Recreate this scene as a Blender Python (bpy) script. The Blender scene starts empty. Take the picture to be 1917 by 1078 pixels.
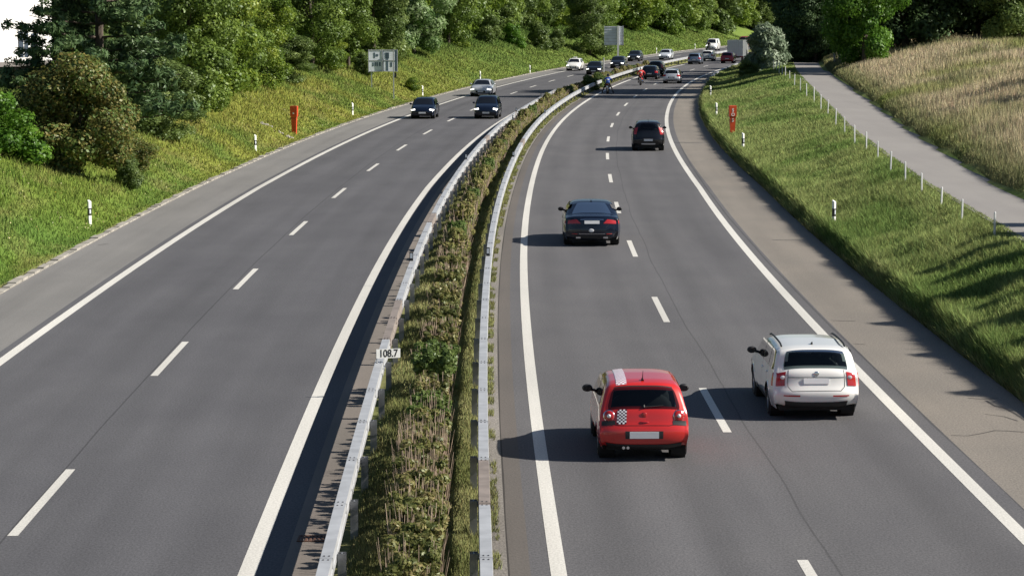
import bpy, bmesh, math, random
import numpy as np
from mathutils import Vector, Matrix
PI = math.pi
R = math.radians
random.seed(7)
rng = np.random.default_rng(7)
sc = bpy.context.scene
col = sc.collection

# ------------------------------------------------------------------ camera, sky, sun, exposure
FPX, CAMH, CX, CY = 4950.0, 8.5, 958.5, 539.0
PITCH = math.atan(CY / FPX)
cam_d = bpy.data.cameras.new('camera'); cam = bpy.data.objects.new('camera', cam_d); col.objects.link(cam)
cam.location = (0, 0, CAMH); cam.rotation_euler = (PI / 2 - PITCH, 0, 0)
cam_d.sensor_width = 36; cam_d.lens = FPX / 1917 * 36; cam_d.clip_start = 0.5; cam_d.clip_end = 3000
sc.camera = cam
SUN_EL = R(34); SUN_AZ_BACK = R(5)          # sun to the right (+X), a little behind the camera
sdir = Vector((math.cos(SUN_EL) * math.cos(SUN_AZ_BACK), -math.cos(SUN_EL) * math.sin(SUN_AZ_BACK), math.sin(SUN_EL)))
world = bpy.data.worlds.new('World'); sc.world = world; world.use_nodes = True
wn = world.node_tree.nodes; wl = world.node_tree.links
sky = wn.new('ShaderNodeTexSky'); sky.sky_type = 'NISHITA'; sky.sun_disc = False
sky.sun_elevation = SUN_EL; sky.sun_rotation = PI / 2 + SUN_AZ_BACK
sky.altitude = 400; sky.air_density = 1.0; sky.dust_density = 0.6
bg = wn['Background']; bg.inputs[1].default_value = 0.05
wl.new(sky.outputs[0], bg.inputs[0])
sun_d = bpy.data.lights.new('sun', 'SUN'); sun_d.energy = 5.0; sun_d.angle = R(0.53); sun_d.color = (1.0, 0.94, 0.84)
sun = bpy.data.objects.new('sun', sun_d); col.objects.link(sun)
sun.rotation_euler = sdir.to_track_quat('Z', 'Y').to_euler()
sc.view_settings.view_transform = 'Standard'; sc.view_settings.look = 'None'
sc.view_settings.exposure = 0.62; sc.view_settings.gamma = 1.0
sc.view_settings.use_curve_mapping = False
sc.cycles.max_bounces = 5; sc.cycles.diffuse_bounces = 2; sc.cycles.glossy_bounces = 3
sc.cycles.transmission_bounces = 3; sc.cycles.transparent_max_bounces = 4
sc.cycles.caustics_reflective = False; sc.cycles.caustics_refractive = False

# ------------------------------------------------------------------ road alignment (metres)
KS = np.array([20, 50, 80, 110, 140, 170, 200, 230, 260, 300, 340, 390, 450, 520.])
SL = np.array([-0.0207, -0.0128, 0.0012, 0.0181, 0.0305, 0.0498, 0.0714, 0.0901, 0.1107, 0.1383, 0.1687, 0.1998, 0.2327, 0.2659])
YY = np.arange(-40, 760, 1.0)
_s = np.interp(YY, np.concatenate([KS, [760]]), np.concatenate([SL, [0.37]]))
_x = np.concatenate([[0], np.cumsum((_s[1:] + _s[:-1]) / 2)])
XC = _x - np.interp(20, YY, _x) + 1.04
def xr(Y): return np.interp(Y, YY, XC)
def slope(Y): return np.interp(Y, YY, _s)
KO = [40, 120, 200, 280, 400.]
OFF = {'R2': [7.49, 7.68, 7.31, 6.84, 6.93], 'RE': [10.42, 10.66, 9.95, 9.3, 8.9], 'LI': [-4.65, -4.68, -4.2, -4.1, -4.1],
       'LO': [-12.55, -12.38, -11.64, -11.01, -10.88], 'LK': [-15.3, -15.14, -14.33, -13.48, -12.81],
       'LD': [-8.63, -8.42, -7.89, -7.88, -7.88], 'RD': [3.75, 3.71, 3.65, 3.65, 3.65], 'R1': [0, 0, 0, 0, 0.],
       'LR': [-3.33, -3.3, -3.0, -3.0, -3.0], 'RR': [-1.1, -1.05, -0.95, -0.95, -0.95]}
def off(name, Y): return np.interp(Y, KO, OFF[name]) if isinstance(name, str) else name
def pt(Y, o, z=0.0):
    s = float(slope(Y)); c = 1 / math.sqrt(1 + s * s)
    return Vector((float(xr(Y)) + o * c, Y - o * s * c, z))
def offset_of(X, Y):                                   # perpendicular offset from the reference line
    X = np.asarray(X, float); Y = np.asarray(Y, float)
    yf = Y.copy() if Y.ndim else Y
    o = X - xr(Y)
    for _ in range(3):
        s = slope(yf); c = 1 / np.sqrt(1 + s * s)
        o = (X - xr(yf)) * c + (Y - yf) * (-s * c)
        yf = Y + o * s * c
    return o, yf
PLY = np.array([0, 60, 100, 140, 180, 215, 245, 300, 400, 700.])
PLX = np.array([13.6, 14.3, 15.6, 17.9, 21.0, 23.7, 26.1, 31.3, 42, 80.])
PRX = np.array([16.2, 16.9, 18.2, 20.9, 24.1, 26.7, 29.0, 34.3, 45.5, 84.])
def zpath(Y): return 1.35 + 0.0029 * np.clip(Y, 0, 400)
def sstep(a, b, x):
    t = np.clip((x - a) / (b - a), 0, 1); return t * t * (3 - 2 * t)
def vnoise(x, y, seed=0):
    x = np.asarray(x, float); y = np.asarray(y, float)
    xi = np.floor(x); yi = np.floor(y); fx = x - xi; fy = y - yi
    fx = fx * fx * (3 - 2 * fx); fy = fy * fy * (3 - 2 * fy)
    def h(a, b):
        v = np.sin(a * 127.1 + b * 311.7 + seed * 74.7) * 43758.5453
        return v - np.floor(v)
    return (h(xi, yi) * (1 - fx) + h(xi + 1, yi) * fx) * (1 - fy) + (h(xi, yi + 1) * (1 - fx) + h(xi + 1, yi + 1) * fx) * fy
def fbm(x, y, seed=0): return (vnoise(x, y, seed) + .5 * vnoise(x * 2.1, y * 2.1, seed + 1) + .25 * vnoise(x * 4.3, y * 4.3, seed + 2)) / 1.75
def zg(X, Y):
    X = np.asarray(X, float); Y = np.asarray(Y, float)
    o, yf = offset_of(X, Y)
    # left bank
    d = -(o - off('LK', yf)) - 0.35
    zl = 0.06 + 0.40 * np.clip(d, 0, 10) * sstep(0, 1.6, d) + 0.30 * np.clip(d - 10, 0, 16) + 0.12 * np.clip(d - 26, 0, 60)
    cap = 3.4 + 30 * sstep(185, 240, Y); zl = np.where(zl > cap, cap + (zl - cap) * .06, zl)
    zl = zl + (fbm(X / 5, Y / 5, 3) - .5) * .5 * sstep(.5, 4, d)
    # right bank
    re = off('RE', yf); dr = o - re
    pl = np.interp(Y, PLY, PLX); pr = np.interp(Y, PLY, PRX); zp = zpath(Y)
    xre = X - dr
    t = np.clip(dr / np.maximum(pl - xre, 1), 0, 1)
    zb = .50 * sstep(0.0, .28, dr) + (zp - .50) * (0.35 * t + .65 * sstep(0.05, .95, t))
    zb = zb + (fbm(X / 1.7, Y / 2.6, 5) - .5) * .5 * sstep(.2, .5, t) * (1 - sstep(.85, 1, t))
    dd = X - pr
    f = .36 * sstep(0, .4, dd) + 2.45 * sstep(-2, 13, dd) - 2.45 * sstep(-2, 13, 0.0) + .5 * sstep(8, 20, dd) * sstep(260, 90, Y)
    f = f + (fbm(X / 9, Y / 9, 9) - .5) * .9 * sstep(1, 6, dd)
    zf = zp + np.where(dd > 0, f, 0)
    zr_ = np.where(X < pl, zb, np.where(dd > 0, zf, zp))
    # median
    med = (o > -3.9) & (o < -1.0)
    zm = .10 * sstep(-3.9 + .65, -2.9, o) * (1 - sstep(-1.4, -1.0, o))
    z = np.where(d > 0, zl, np.where(dr > 0, zr_, np.where(med, zm, 0.0)))
    return z
def unproj(u, v, z=0.0):
    dx = u - CX; dz = -(v - CY); dy = FPX
    y = dy * math.cos(PITCH) + dz * math.sin(PITCH); zz = -dy * math.sin(PITCH) + dz * math.cos(PITCH)
    return dx, y, zz
def hit(u, v):                                         # where a sight line of the photograph meets the ground
    dx, y, zz = unproj(u, v)
    t = np.linspace(30, 640, 2400) / y
    zs = CAMH + zz * t; g = zg(dx * t, y * t)
    i = int(np.argmax(zs <= g)) if (zs <= g).any() else 2399
    return Vector((dx * t[i], y * t[i], float(g[i])))

# ------------------------------------------------------------------ helpers: objects and tags
def tag(o, label=None, cat=None, group=None, kind=None):
    if label: o['label'] = label
    if cat: o['category'] = cat
    if group: o['group'] = group
    if kind: o['kind'] = kind
    return o
def thing(name, label, cat, loc=(0, 0, 0), rz=0, group=None):
    o = bpy.data.objects.new(name, None); col.objects.link(o); o.empty_display_size = .3
    o.location = loc; o.rotation_euler = (0, 0, rz)
    return tag(o, label, cat, group)
def mesh_obj(name, verts, faces, mats, parent=None, smooth=False, midx=None, uv=None):
    me = bpy.data.meshes.new(name); me.from_pydata([tuple(v) for v in verts], [], faces); me.validate()
    for m in (mats if isinstance(mats, (list, tuple)) else [mats]): me.materials.append(m)
    if smooth: me.polygons.foreach_set('use_smooth', [True] * len(me.polygons))
    if midx is not None: me.polygons.foreach_set('material_index', midx)
    if uv is not None:
        l = me.uv_layers.new(name='UVMap'); vi = np.empty(len(me.loops), int); me.loops.foreach_get('vertex_index', vi)
        l.data.foreach_set('uv', np.asarray(uv, float)[vi].ravel())
    o = bpy.data.objects.new(name, me); col.objects.link(o)
    if parent: o.parent = parent
    return o
def copy_tree(src, loc=None, rz=None, label=None):
    r = src.copy(); col.objects.link(r)
    for k in list(r.keys()):
        pass
    for ch in [c for c in src.children]:
        c = ch.copy(); col.objects.link(c); c.parent = r
        for g in list(ch.children):
            d = g.copy(); col.objects.link(d); d.parent = c
    if loc is not None: r.location = loc
    if rz is not None: r.rotation_euler = (0, 0, rz)
    if label: r['label'] = label
    return r
class MB:                                              # collects shapes that become ONE mesh
    def __init__(s): s.v = []; s.f = []; s.m = []
    def add(s, vs, fs, m=0):
        b = len(s.v); s.v += [tuple(v) for v in vs]; s.f += [tuple(i + b for i in f) for f in fs]; s.m += [m] * len(fs); return s
    def box(s, x0, x1, y0, y1, z0, z1, m=0, M=None):
        vs = [Vector(p) for p in ((x0, y0, z0), (x1, y0, z0), (x1, y1, z0), (x0, y1, z0), (x0, y0, z1), (x1, y0, z1), (x1, y1, z1), (x0, y1, z1))]
        if M is not None: vs = [M @ p for p in vs]
        return s.add(vs, [(0, 3, 2, 1), (4, 5, 6, 7), (0, 1, 5, 4), (1, 2, 6, 5), (2, 3, 7, 6), (3, 0, 4, 7)], m)
    def tube(s, a, b, r0, r1, n=8, m=0, caps=True):
        a = Vector(a); b = Vector(b); q = (b - a).to_track_quat('Z', 'Y')
        vs = [a + q @ Vector((r0 * math.cos(2 * PI * i / n), r0 * math.sin(2 * PI * i / n), 0)) for i in range(n)]
        vs += [b + q @ Vector((r1 * math.cos(2 * PI * i / n), r1 * math.sin(2 * PI * i / n), 0)) for i in range(n)]
        fs = [(i, (i + 1) % n, n + (i + 1) % n, n + i) for i in range(n)]
        if caps: fs += [tuple(range(n))[::-1], tuple(range(n, 2 * n))]
        return s.add(vs, fs, m)
    def path(s, pts, rads, n=8, m=0):
        for i in range(len(pts) - 1): s.tube(pts[i], pts[i + 1], rads[i], rads[i + 1], n, m)
        return s
    def lathe(s, prof, n=24, axis='y', c=(0, 0, 0), m=0):   # prof: (radius, height along axis)
        vs = []; c = Vector(c)
        for r_, h in prof:
            for i in range(n):
                a = 2 * PI * i / n
                p = (r_ * math.cos(a), h, r_ * math.sin(a)) if axis == 'y' else ((r_ * math.cos(a), r_ * math.sin(a), h) if axis == 'z' else (h, r_ * math.cos(a), r_ * math.sin(a)))
                vs.append(c + Vector(p))
        fs = [(j * n + i, j * n + (i + 1) % n, (j + 1) * n + (i + 1) % n, (j + 1) * n + i) for j in range(len(prof) - 1) for i in range(n)]
        if prof[0][0] > 1e-4: fs.append(tuple(range(n)))
        if prof[-1][0] > 1e-4: fs.append(tuple(range((len(prof) - 1) * n, len(prof) * n)))
        return s.add(vs, fs, m)
    def ell(s, c, r, n=12, k=8, m=0):
        vs = []; c = Vector(c)
        for j in range(k + 1):
            th = PI * j / k
            for i in range(n):
                a = 2 * PI * i / n
                vs.append(c + Vector((r[0] * math.sin(th) * math.cos(a), r[1] * math.sin(th) * math.sin(a), r[2] * math.cos(th))))
        fs = [(j * n + i, (j + 1) * n + i, (j + 1) * n + (i + 1) % n, j * n + (i + 1) % n) for j in range(k) for i in range(n)]
        return s.add(vs, fs, m)
    def build(s, name, mats, parent=None, smooth=False): return mesh_obj(name, s.v, s.f, mats, parent, smooth, s.m)

# ------------------------------------------------------------------ materials
def mat(name, c, rough=.6, metal=0, coat=0, spec=.5, noise=0, nscale=4, ncol=None, emis=None, bump=0, bscale=30, obj=True):
    m = bpy.data.materials.new(name); m.use_nodes = True; n = m.node_tree.nodes; l = m.node_tree.links
    b = n['Principled BSDF']; b.inputs['Roughness'].default_value = rough; b.inputs['Metallic'].default_value = metal
    b.inputs['Base Color'].default_value = (*c, 1); b.inputs['Coat Weight'].default_value = coat; b.inputs['Coat Roughness'].default_value = .04
    b.inputs['Specular IOR Level'].default_value = spec
    tc = n.new('ShaderNodeTexCoord')
    if noise:
        t = n.new('ShaderNodeTexNoise'); t.inputs['Scale'].default_value = nscale; t.inputs['Detail'].default_value = 5
        l.new(tc.outputs['Object'], t.inputs['Vector'])
        r_ = n.new('ShaderNodeValToRGB'); r_.color_ramp.elements[0].position = .32; r_.color_ramp.elements[1].position = .7
        c2 = ncol or tuple(x * (1 - noise) for x in c)
        r_.color_ramp.elements[0].color = (*c2, 1); r_.color_ramp.elements[1].color = (*c, 1)
        l.new(t.outputs[0], r_.inputs[0]); l.new(r_.outputs[0], b.inputs['Base Color'])
    if bump:
        t = n.new('ShaderNodeTexNoise'); t.inputs['Scale'].default_value = bscale; l.new(tc.outputs['Object'], t.inputs['Vector'])
        bp = n.new('ShaderNodeBump'); bp.inputs['Strength'].default_value = bump; bp.inputs['Distance'].default_value = .02
        l.new(t.outputs[0], bp.inputs['Height']); l.new(bp.outputs[0], b.inputs['Normal'])
    if emis: b.inputs['Emission Color'].default_value = (*emis[:3], 1); b.inputs['Emission Strength'].default_value = emis[3]
    return m
def foliage_mat(name, cols, transl=.42):
    m = bpy.data.materials.new(name); m.use_nodes = True; n = m.node_tree.nodes; l = m.node_tree.links
    n.remove(n['Principled BSDF']); out = n['Material Output']
    a = n.new('ShaderNodeAttribute'); a.attribute_name = 'tint'
    r_ = n.new('ShaderNodeValToRGB'); e = r_.color_ramp.elements
    for i, c in enumerate(cols):
        if i < 2: e[i].position = i / (len(cols) - 1) if len(cols) > 1 else 0; e[i].color = (*c, 1)
        else: x = e.new(i / (len(cols) - 1)); x.color = (*c, 1)
    for i, c in enumerate(cols): e[i].position = i / (len(cols) - 1)
    for i, c in enumerate(cols): e[i].color = (*c, 1)
    l.new(a.outputs['Fac'], r_.inputs[0])
    d = n.new('ShaderNodeBsdfDiffuse'); t = n.new('ShaderNodeBsdfTranslucent'); g = n.new('ShaderNodeBsdfGlossy'); g.inputs['Roughness'].default_value = .45
    g.inputs['Color'].default_value = (.9, 1, .85, 1)
    mx = n.new('ShaderNodeMixShader'); mx.inputs[0].default_value = transl
    m2 = n.new('ShaderNodeMixShader'); m2.inputs[0].default_value = .022
    l.new(r_.outputs[0], d.inputs[0]); l.new(r_.outputs[0], t.inputs[0])
    l.new(d.outputs[0], mx.inputs[1]); l.new(t.outputs[0], mx.inputs[2])
    l.new(mx.outputs[0], m2.inputs[1]); l.new(g.outputs[0], m2.inputs[2]); l.new(m2.outputs[0], out.inputs[0])
    return m
def attr_mat(name, transl=0.0, nz=0.0):                # colour straight from the 'col' attribute with fine mottling
    m = bpy.data.materials.new(name); m.use_nodes = True; n = m.node_tree.nodes; l = m.node_tree.links
    n.remove(n['Principled BSDF']); out = n['Material Output']
    a = n.new('ShaderNodeAttribute'); a.attribute_name = 'col'
    src = a.outputs['Color']
    if nz:
        tc = n.new('ShaderNodeTexCoord'); t = n.new('ShaderNodeTexNoise'); t.inputs['Scale'].default_value = 3.0; t.inputs['Detail'].default_value = 8; t.inputs['Roughness'].default_value = .75
        l.new(tc.outputs['Object'], t.inputs['Vector'])
        mr = n.new('ShaderNodeMapRange'); mr.inputs[1].default_value = .3; mr.inputs[2].default_value = .7; mr.inputs[3].default_value = 1 - nz; mr.inputs[4].default_value = 1 + nz * .5
        l.new(t.outputs[0], mr.inputs[0])
        mm = n.new('ShaderNodeVectorMath'); mm.operation = 'SCALE'; l.new(src, mm.inputs[0]); l.new(mr.outputs[0], mm.inputs['Scale']); src = mm.outputs[0]
    d = n.new('ShaderNodeBsdfDiffuse'); l.new(src, d.inputs[0])
    if transl:
        ge = n.new('ShaderNodeNewGeometry'); v1 = n.new('ShaderNodeVectorMath'); v1.operation = 'SCALE'; v1.inputs['Scale'].default_value = .55; l.new(ge.outputs['Normal'], v1.inputs[0])
        v2 = n.new('ShaderNodeVectorMath'); v2.operation = 'ADD'; v2.inputs[1].default_value = (.1, 0, .8); l.new(v1.outputs[0], v2.inputs[0])
        v3 = n.new('ShaderNodeVectorMath'); v3.operation = 'NORMALIZE'; l.new(v2.outputs[0], v3.inputs[0]); l.new(v3.outputs[0], d.inputs['Normal'])
        t = n.new('ShaderNodeBsdfTranslucent'); l.new(src, t.inputs[0]); mx = n.new('ShaderNodeMixShader'); mx.inputs[0].default_value = transl
        l.new(d.outputs[0], mx.inputs[1]); l.new(t.outputs[0], mx.inputs[2]); l.new(mx.outputs[0], out.inputs[0])
    else: l.new(d.outputs[0], out.inputs[0])
    return m
def asphalt(name, c, c2, seams=(), grain=.9, streak=.25, rough=.85, tracks=()):
    m = bpy.data.materials.new(name); m.use_nodes = True; n = m.node_tree.nodes; l = m.node_tree.links
    b = n['Principled BSDF']; b.inputs['Roughness'].default_value = rough; b.inputs['Specular IOR Level'].default_value = .3
    uv = n.new('ShaderNodeUVMap'); uv.uv_map = 'UVMap'
    sp = n.new('ShaderNodeSeparateXYZ'); l.new(uv.outputs[0], sp.inputs[0])
    def M(op, a, b_, c_=None):
        x = n.new('ShaderNodeMath'); x.operation = op
        for i, q in enumerate((a, b_, c_)):
            if q is None: continue
            if isinstance(q, (int, float)): x.inputs[i].default_value = q
            else: l.new(q, x.inputs[i])
        return x.outputs[0]
    def N(sx, sy, det=3, rough_=.5):
        cb = n.new('ShaderNodeCombineXYZ'); l.new(M('MULTIPLY', sp.outputs[0], sx), cb.inputs[0]); l.new(M('MULTIPLY', sp.outputs[1], sy), cb.inputs[1])
        t = n.new('ShaderNodeTexNoise'); t.inputs['Scale'].default_value = 1; t.inputs['Detail'].default_value = det; t.inputs['Roughness'].default_value = rough_
        l.new(cb.outputs[0], t.inputs['Vector']); return t.outputs[0]
    grain_n = N(26, 14, 3, .8); st = N(1.1, .035, 4); mot = N(.35, .16, 5, .6)
    mix = n.new('ShaderNodeMix'); mix.data_type = 'RGBA'
    mix.inputs[6].default_value = (*c, 1); mix.inputs[7].default_value = (*c2, 1)
    mr = n.new('ShaderNodeMapRange'); mr.inputs[1].default_value = .3; mr.inputs[2].default_value = .7; l.new(mot, mr.inputs[0]); l.new(mr.outputs[0], mix.inputs[0])
    f = M('MULTIPLY_ADD', M('SUBTRACT', grain_n, .5), grain * 2.2, 1.0)
    f = M('MULTIPLY', f, M('MULTIPLY_ADD', M('SUBTRACT', st, .5), streak * 2, 1.0))
    for (u0, w, k) in tracks:                          # worn wheel tracks and oil strips along the lanes
        dd = M('DIVIDE', M('ABSOLUTE', M('SUBTRACT', sp.outputs[0], u0), 0), w)
        f = M('MULTIPLY', f, M('MULTIPLY_ADD', M('EXPONENT', M('MULTIPLY', M('MULTIPLY', dd, dd), -1.0), 0), k, 1.0))
    wob = N(.0, .09, 3)
    for (u0, amp, w, k) in seams:
        uu = M('ADD', sp.outputs[0], M('MULTIPLY', M('SUBTRACT', wob, .5), amp))
        dd = M('ABSOLUTE', M('SUBTRACT', uu, u0), 0)
        line = M('LESS_THAN', dd, w)
        f = M('MULTIPLY', f, M('MULTIPLY_ADD', line, -k, 1.0))
    vm = n.new('ShaderNodeVectorMath'); vm.operation = 'SCALE'; l.new(mix.outputs[2], vm.inputs[0]); l.new(f, vm.inputs['Scale'])
    l.new(vm.outputs[0], b.inputs['Base Color'])
    bp = n.new('ShaderNodeBump'); bp.inputs['Strength'].default_value = .5; bp.inputs['Distance'].default_value = .006; l.new(grain_n, bp.inputs['Height']); l.new(bp.outputs[0], b.inputs['Normal'])
    return m

M_ = {}
M_['asph_l'] = asphalt('asphalt_left', (.106, .105, .113), (.086, .085, .093), seams=((-8.72, .10, .018, .4),), tracks=((-11.4, .35, -.10), (-9.6, .35, -.10), (-10.5, .3, .07), (-7.4, .35, -.08), (-5.6, .35, -.08)))
M_['asph_r'] = asphalt('asphalt_right', (.120, .117, .121), (.098, .096, .102), seams=((4.2, .28, .018, .3), (-0.55, .12, .02, .5), (7.98, .1, .03, .35)), tracks=((.95, .32, -.08), (2.75, .32, -.08), (4.75, .32, -.08), (6.5, .32, -.08), (1.85, .3, .05)))
M_['shoulder_r'] = asphalt('shoulder_right', (.225, .20, .172), (.185, .168, .148), grain=.8, streak=.2)
M_['shoulder_l'] = asphalt('shoulder_left', (.205, .198, .19), (.175, .17, .165), grain=.6, streak=.3)
M_['asph_m'] = asphalt('asphalt_margin', (.13, .115, .105), (.11, .1, .092), grain=.5, seams=((-0.75, .06, .02, .6),))
M_['gutter'] = asphalt('gutter', (.21, .18, .16), (.15, .135, .12), grain=.3, streak=.4)
M_['gravel'] = asphalt('gravel', (.26, .24, .22), (.17, .155, .14), grain=1.3)
M_['path'] = asphalt('path_asphalt', (.275, .26, .245), (.245, .23, .22), grain=.25, streak=.1)
M_['paint'] = asphalt('road_paint', (.64, .62, .575), (.56, .545, .505), grain=.5, streak=.3, rough=.6)
M_['kerb'] = mat('kerb_stone', (.42, .39, .34), .85, noise=.45, nscale=1.2)
M_['ground'] = attr_mat('ground_soil_grass', nz=.45)
M_['grass'] = attr_mat('grass_blades', .22)
M_['galv'] = mat('galvanised_steel', (.60, .61, .63), .45, .35, noise=.25, nscale=2.5)
M_['galv_dirty'] = mat('rusty_steel', (.33, .28, .25), .65, .25, noise=.35, nscale=3)
M_['galv_post'] = mat('post_steel', (.34, .35, .37), .5, .6, noise=.4, nscale=5)
M_['bolt'] = mat('bolt_dark', (.08, .08, .09), .6, .5)
M_['rubber'] = mat('tyre_rubber', (.02, .02, .021), .8)
M_['rim'] = mat('rim_alloy', (.5, .5, .52), .3, .85)
M_['rim_dark'] = mat('rim_dark', (.12, .12, .125), .35, .8)
M_['black'] = mat('black_plastic', (.018, .018, .02), .55)
M_['under'] = mat('underbody', (.012, .012, .012), .9)
M_['glass'] = mat('car_glass', (.008, .010, .014), .05, 0, 0, .45)
M_['plate'] = mat('number_plate', (.78, .78, .8), .4)
M_['lamp_red'] = mat('lamp_red', (.42, .015, .015), .18, coat=1)
M_['lamp_clear'] = mat('lamp_clear', (.75, .75, .78), .12, .3, coat=1)
M_['lamp_on'] = mat('lamp_lit', (.8, .8, .8), .15, emis=(1, .97, .9, 1.6))
M_['chrome'] = mat('chrome', (.8, .8, .82), .12, 1)
M_['white'] = mat('white_paint', (.85, .85, .83), .5, noise=.12, nscale=6)
M_['blackp'] = mat('black_paint', (.02, .02, .022), .5)
M_['orange'] = mat('orange_red_paint', (.60, .075, .022), .38, noise=.15, nscale=3)
M_['sign_back'] = mat('sign_back', (.74, .79, .86), .5, 0, noise=.2, nscale=2)
M_['sign_dark'] = mat('sign_dark', (.06, .10, .13), .6)
M_['trunk'] = mat('bark', (.11, .085, .065), .9, noise=.5, nscale=5)
M_['stems'] = mat('dry_stems', (.52, .39, .29), .8, noise=.4, nscale=9)
M_['wood'] = mat('weathered_wood', (.35, .32, .29), .8, noise=.3, nscale=6)
M_['grate'] = mat('rusty_iron', (.12, .06, .04), .8, .2)
M_['wall_w'] = mat('white_render', (.86, .85, .82), .7, noise=.05, nscale=.6)
M_['concrete'] = mat('grey_concrete', (.22, .20, .19), .8, noise=.3, nscale=1.5)
M_['win_d'] = mat('window_dark', (.05, .07, .10), .1, coat=.5)
M_['skin'] = mat('skin', (.5, .3, .22), .5)
FM = {
 'green': foliage_mat('leaf_green', [(.06, .10, .022), (.15, .225, .042), (.27, .35, .07)]),
 'yellowgreen': foliage_mat('leaf_yellowgreen', [(.05, .10, .015), (.15, .23, .03), (.30, .35, .05)]),
 'dark': foliage_mat('leaf_dark', [(.022, .045, .02), (.055, .10, .038), (.10, .16, .06)], .3),
 'pine': foliage_mat('needle', [(.02, .048, .022), (.075, .13, .05), (.15, .22, .085)], .25),
 'copper': foliage_mat('leaf_copper', [(.025, .045, .014), (.06, .10, .03), (.20, .16, .045), (.10, .17, .04), (.16, .17, .05)], .3),
 'silver': foliage_mat('leaf_silver', [(.09, .13, .08), (.19, .25, .16), (.40, .45, .35)], .25),
 'willow': foliage_mat('leaf_willow', [(.06, .13, .035), (.17, .27, .09), (.40, .48, .28)]),
 'bright': foliage_mat('leaf_bright', [(.04, .10, .012), (.09, .20, .02), (.17, .30, .04)]),
 'median': foliage_mat('leaf_median', [(.05, .07, .02), (.13, .15, .045), (.26, .25, .09), (.44, .34, .19)]),
 'medgreen': foliage_mat('leaf_medgreen', [(.055, .09, .026), (.13, .19, .05), (.25, .31, .10)]),
}

# ------------------------------------------------------------------ ribbons along the road
def ribbon(name, a, b, y0, y1, z, m, parent=None, step=2.0, kind=None, za=None, z2=None):
    n = max(1, int(math.ceil((y1 - y0) / step))); vs = []; uv = []; fs = []
    for i in range(n + 1):
        Y = y0 + (y1 - y0) * i / n
        oa = a(Y) if callable(a) else float(off(a, Y)); ob = b(Y) if callable(b) else float(off(b, Y))
        vs += [pt(Y, oa, z), pt(Y, ob, z if z2 is None else z2)]; uv += [(oa, Y), (ob, Y)]
    fs = [(2 * i, 2 * i + 1, 2 * i + 3, 2 * i + 2) for i in range(n)]
    o = mesh_obj(name, vs, fs, m, parent, uv=uv)
    if kind: o['kind'] = kind
    return o
def plus(nm, d): return lambda Y: float(off(nm, Y)) + d
Y0, Y1 = -20, 640
road_l = ribbon('road', plus('LO', -.35), plus('LI', .50), Y0, Y1, 0.004, M_['asph_l'], kind='structure')
road_r = ribbon('road', plus('R1', -.42), plus('R2', .48), Y0, Y1, 0.004, M_['asph_r'], kind='structure')
ribbon('hard_shoulder', plus('LK', .0), plus('LO', -.35), Y0, Y1, 0.004, M_['shoulder_l'], kind='structure')
ribbon('hard_shoulder', plus('R2', .48), plus('RE', .1), Y0, Y1, 0.004, M_['shoulder_r'], kind='structure')
ribbon('road_margin', -0.76, -0.42, Y0, Y1, 0.004, M_['asph_m'], kind='structure')
ribbon('gravel_strip', lambda Y: -1.02 + .05 * math.sin(Y * .9), -0.76, Y0, 330, 0.006, M_['gravel'], kind='structure')
ribbon('gutter', plus('LI', .50), plus('LR', -.05), Y0, 330, 0.004, M_['gutter'], kind='structure')
def line(parent, nm, d0, d1, y0, y1):
    return ribbon('edge_line', plus(nm, d0), plus(nm, d1), y0, y1, 0.008, M_['paint'], parent)
line(road_l, 'LI', -.13, .13, Y0, Y1); line(road_l, 'LO', -.13, .13, Y0, Y1)
line(road_r, 'R1', -.12, .12, Y0, Y1); line(road_r, 'R2', -.13, .13, Y0, Y1)
def sight_y(v): return unproj(CX, v)[1] * CAMH / -unproj(CX, v)[2]
# dashes: 6 m long, every 18 m, phases taken from the photograph
for road, nm, v_near in ((road_l, 'LD', 1000), (road_r, 'RD', 810)):
    yn = sight_y(v_near); k = -3
    while True:
        ya = yn + 18.0 * k * (1.0 if k < 9 else 1.0); k += 1
        if ya > 470: break
        ribbon('lane_dash', plus(nm, -.085), plus(nm, .085), ya, ya + 6.0, 0.008, M_['paint'], road, step=3)
# kerb of uneven setts on the left
mb = MB(); y = Y0
while y < 560:
    L = random.choice((.55, .8, 1.0, 1.0, .35)); w = random.uniform(.2, .30); h = random.uniform(.03, .09)
    o0 = float(off('LK', y)); a = pt(y, o0 - w); b = pt(y, o0 - .0); c = pt(y + L - .03, o0 - 0.0); d = pt(y + L - .03, o0 - w * random.uniform(.8, 1.1))
    vs = [Vector((p.x, p.y, 0)) for p in (a, b, c, d)] + [Vector((p.x, p.y, h)) for p in (a, b, c, d)]
    mb.add(vs, [(4, 5, 6, 7), (0, 1, 5, 4), (1, 2, 6, 5), (2, 3, 7, 6), (3, 0, 4, 7)]); y += L
mb.build('kerb', M_['kerb'])['kind'] = 'structure'
# path on the right
vs = []; uv = []; ys = np.arange(-20, 420, 4.0)
for Y in ys:
    a = float(np.interp(Y, PLY, PLX)); b = float(np.interp(Y, PLY, PRX)); z = float(zpath(Y)) + .012
    vs += [(a - .05, Y, z), (b + .1, Y, z)]; uv += [(a, Y), (b, Y)]
mesh_obj('path', vs, [(2 * i, 2 * i + 1, 2 * i + 3, 2 * i + 2) for i in range(len(ys) - 1)], M_['path'], uv=uv)['kind'] = 'structure'

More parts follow.
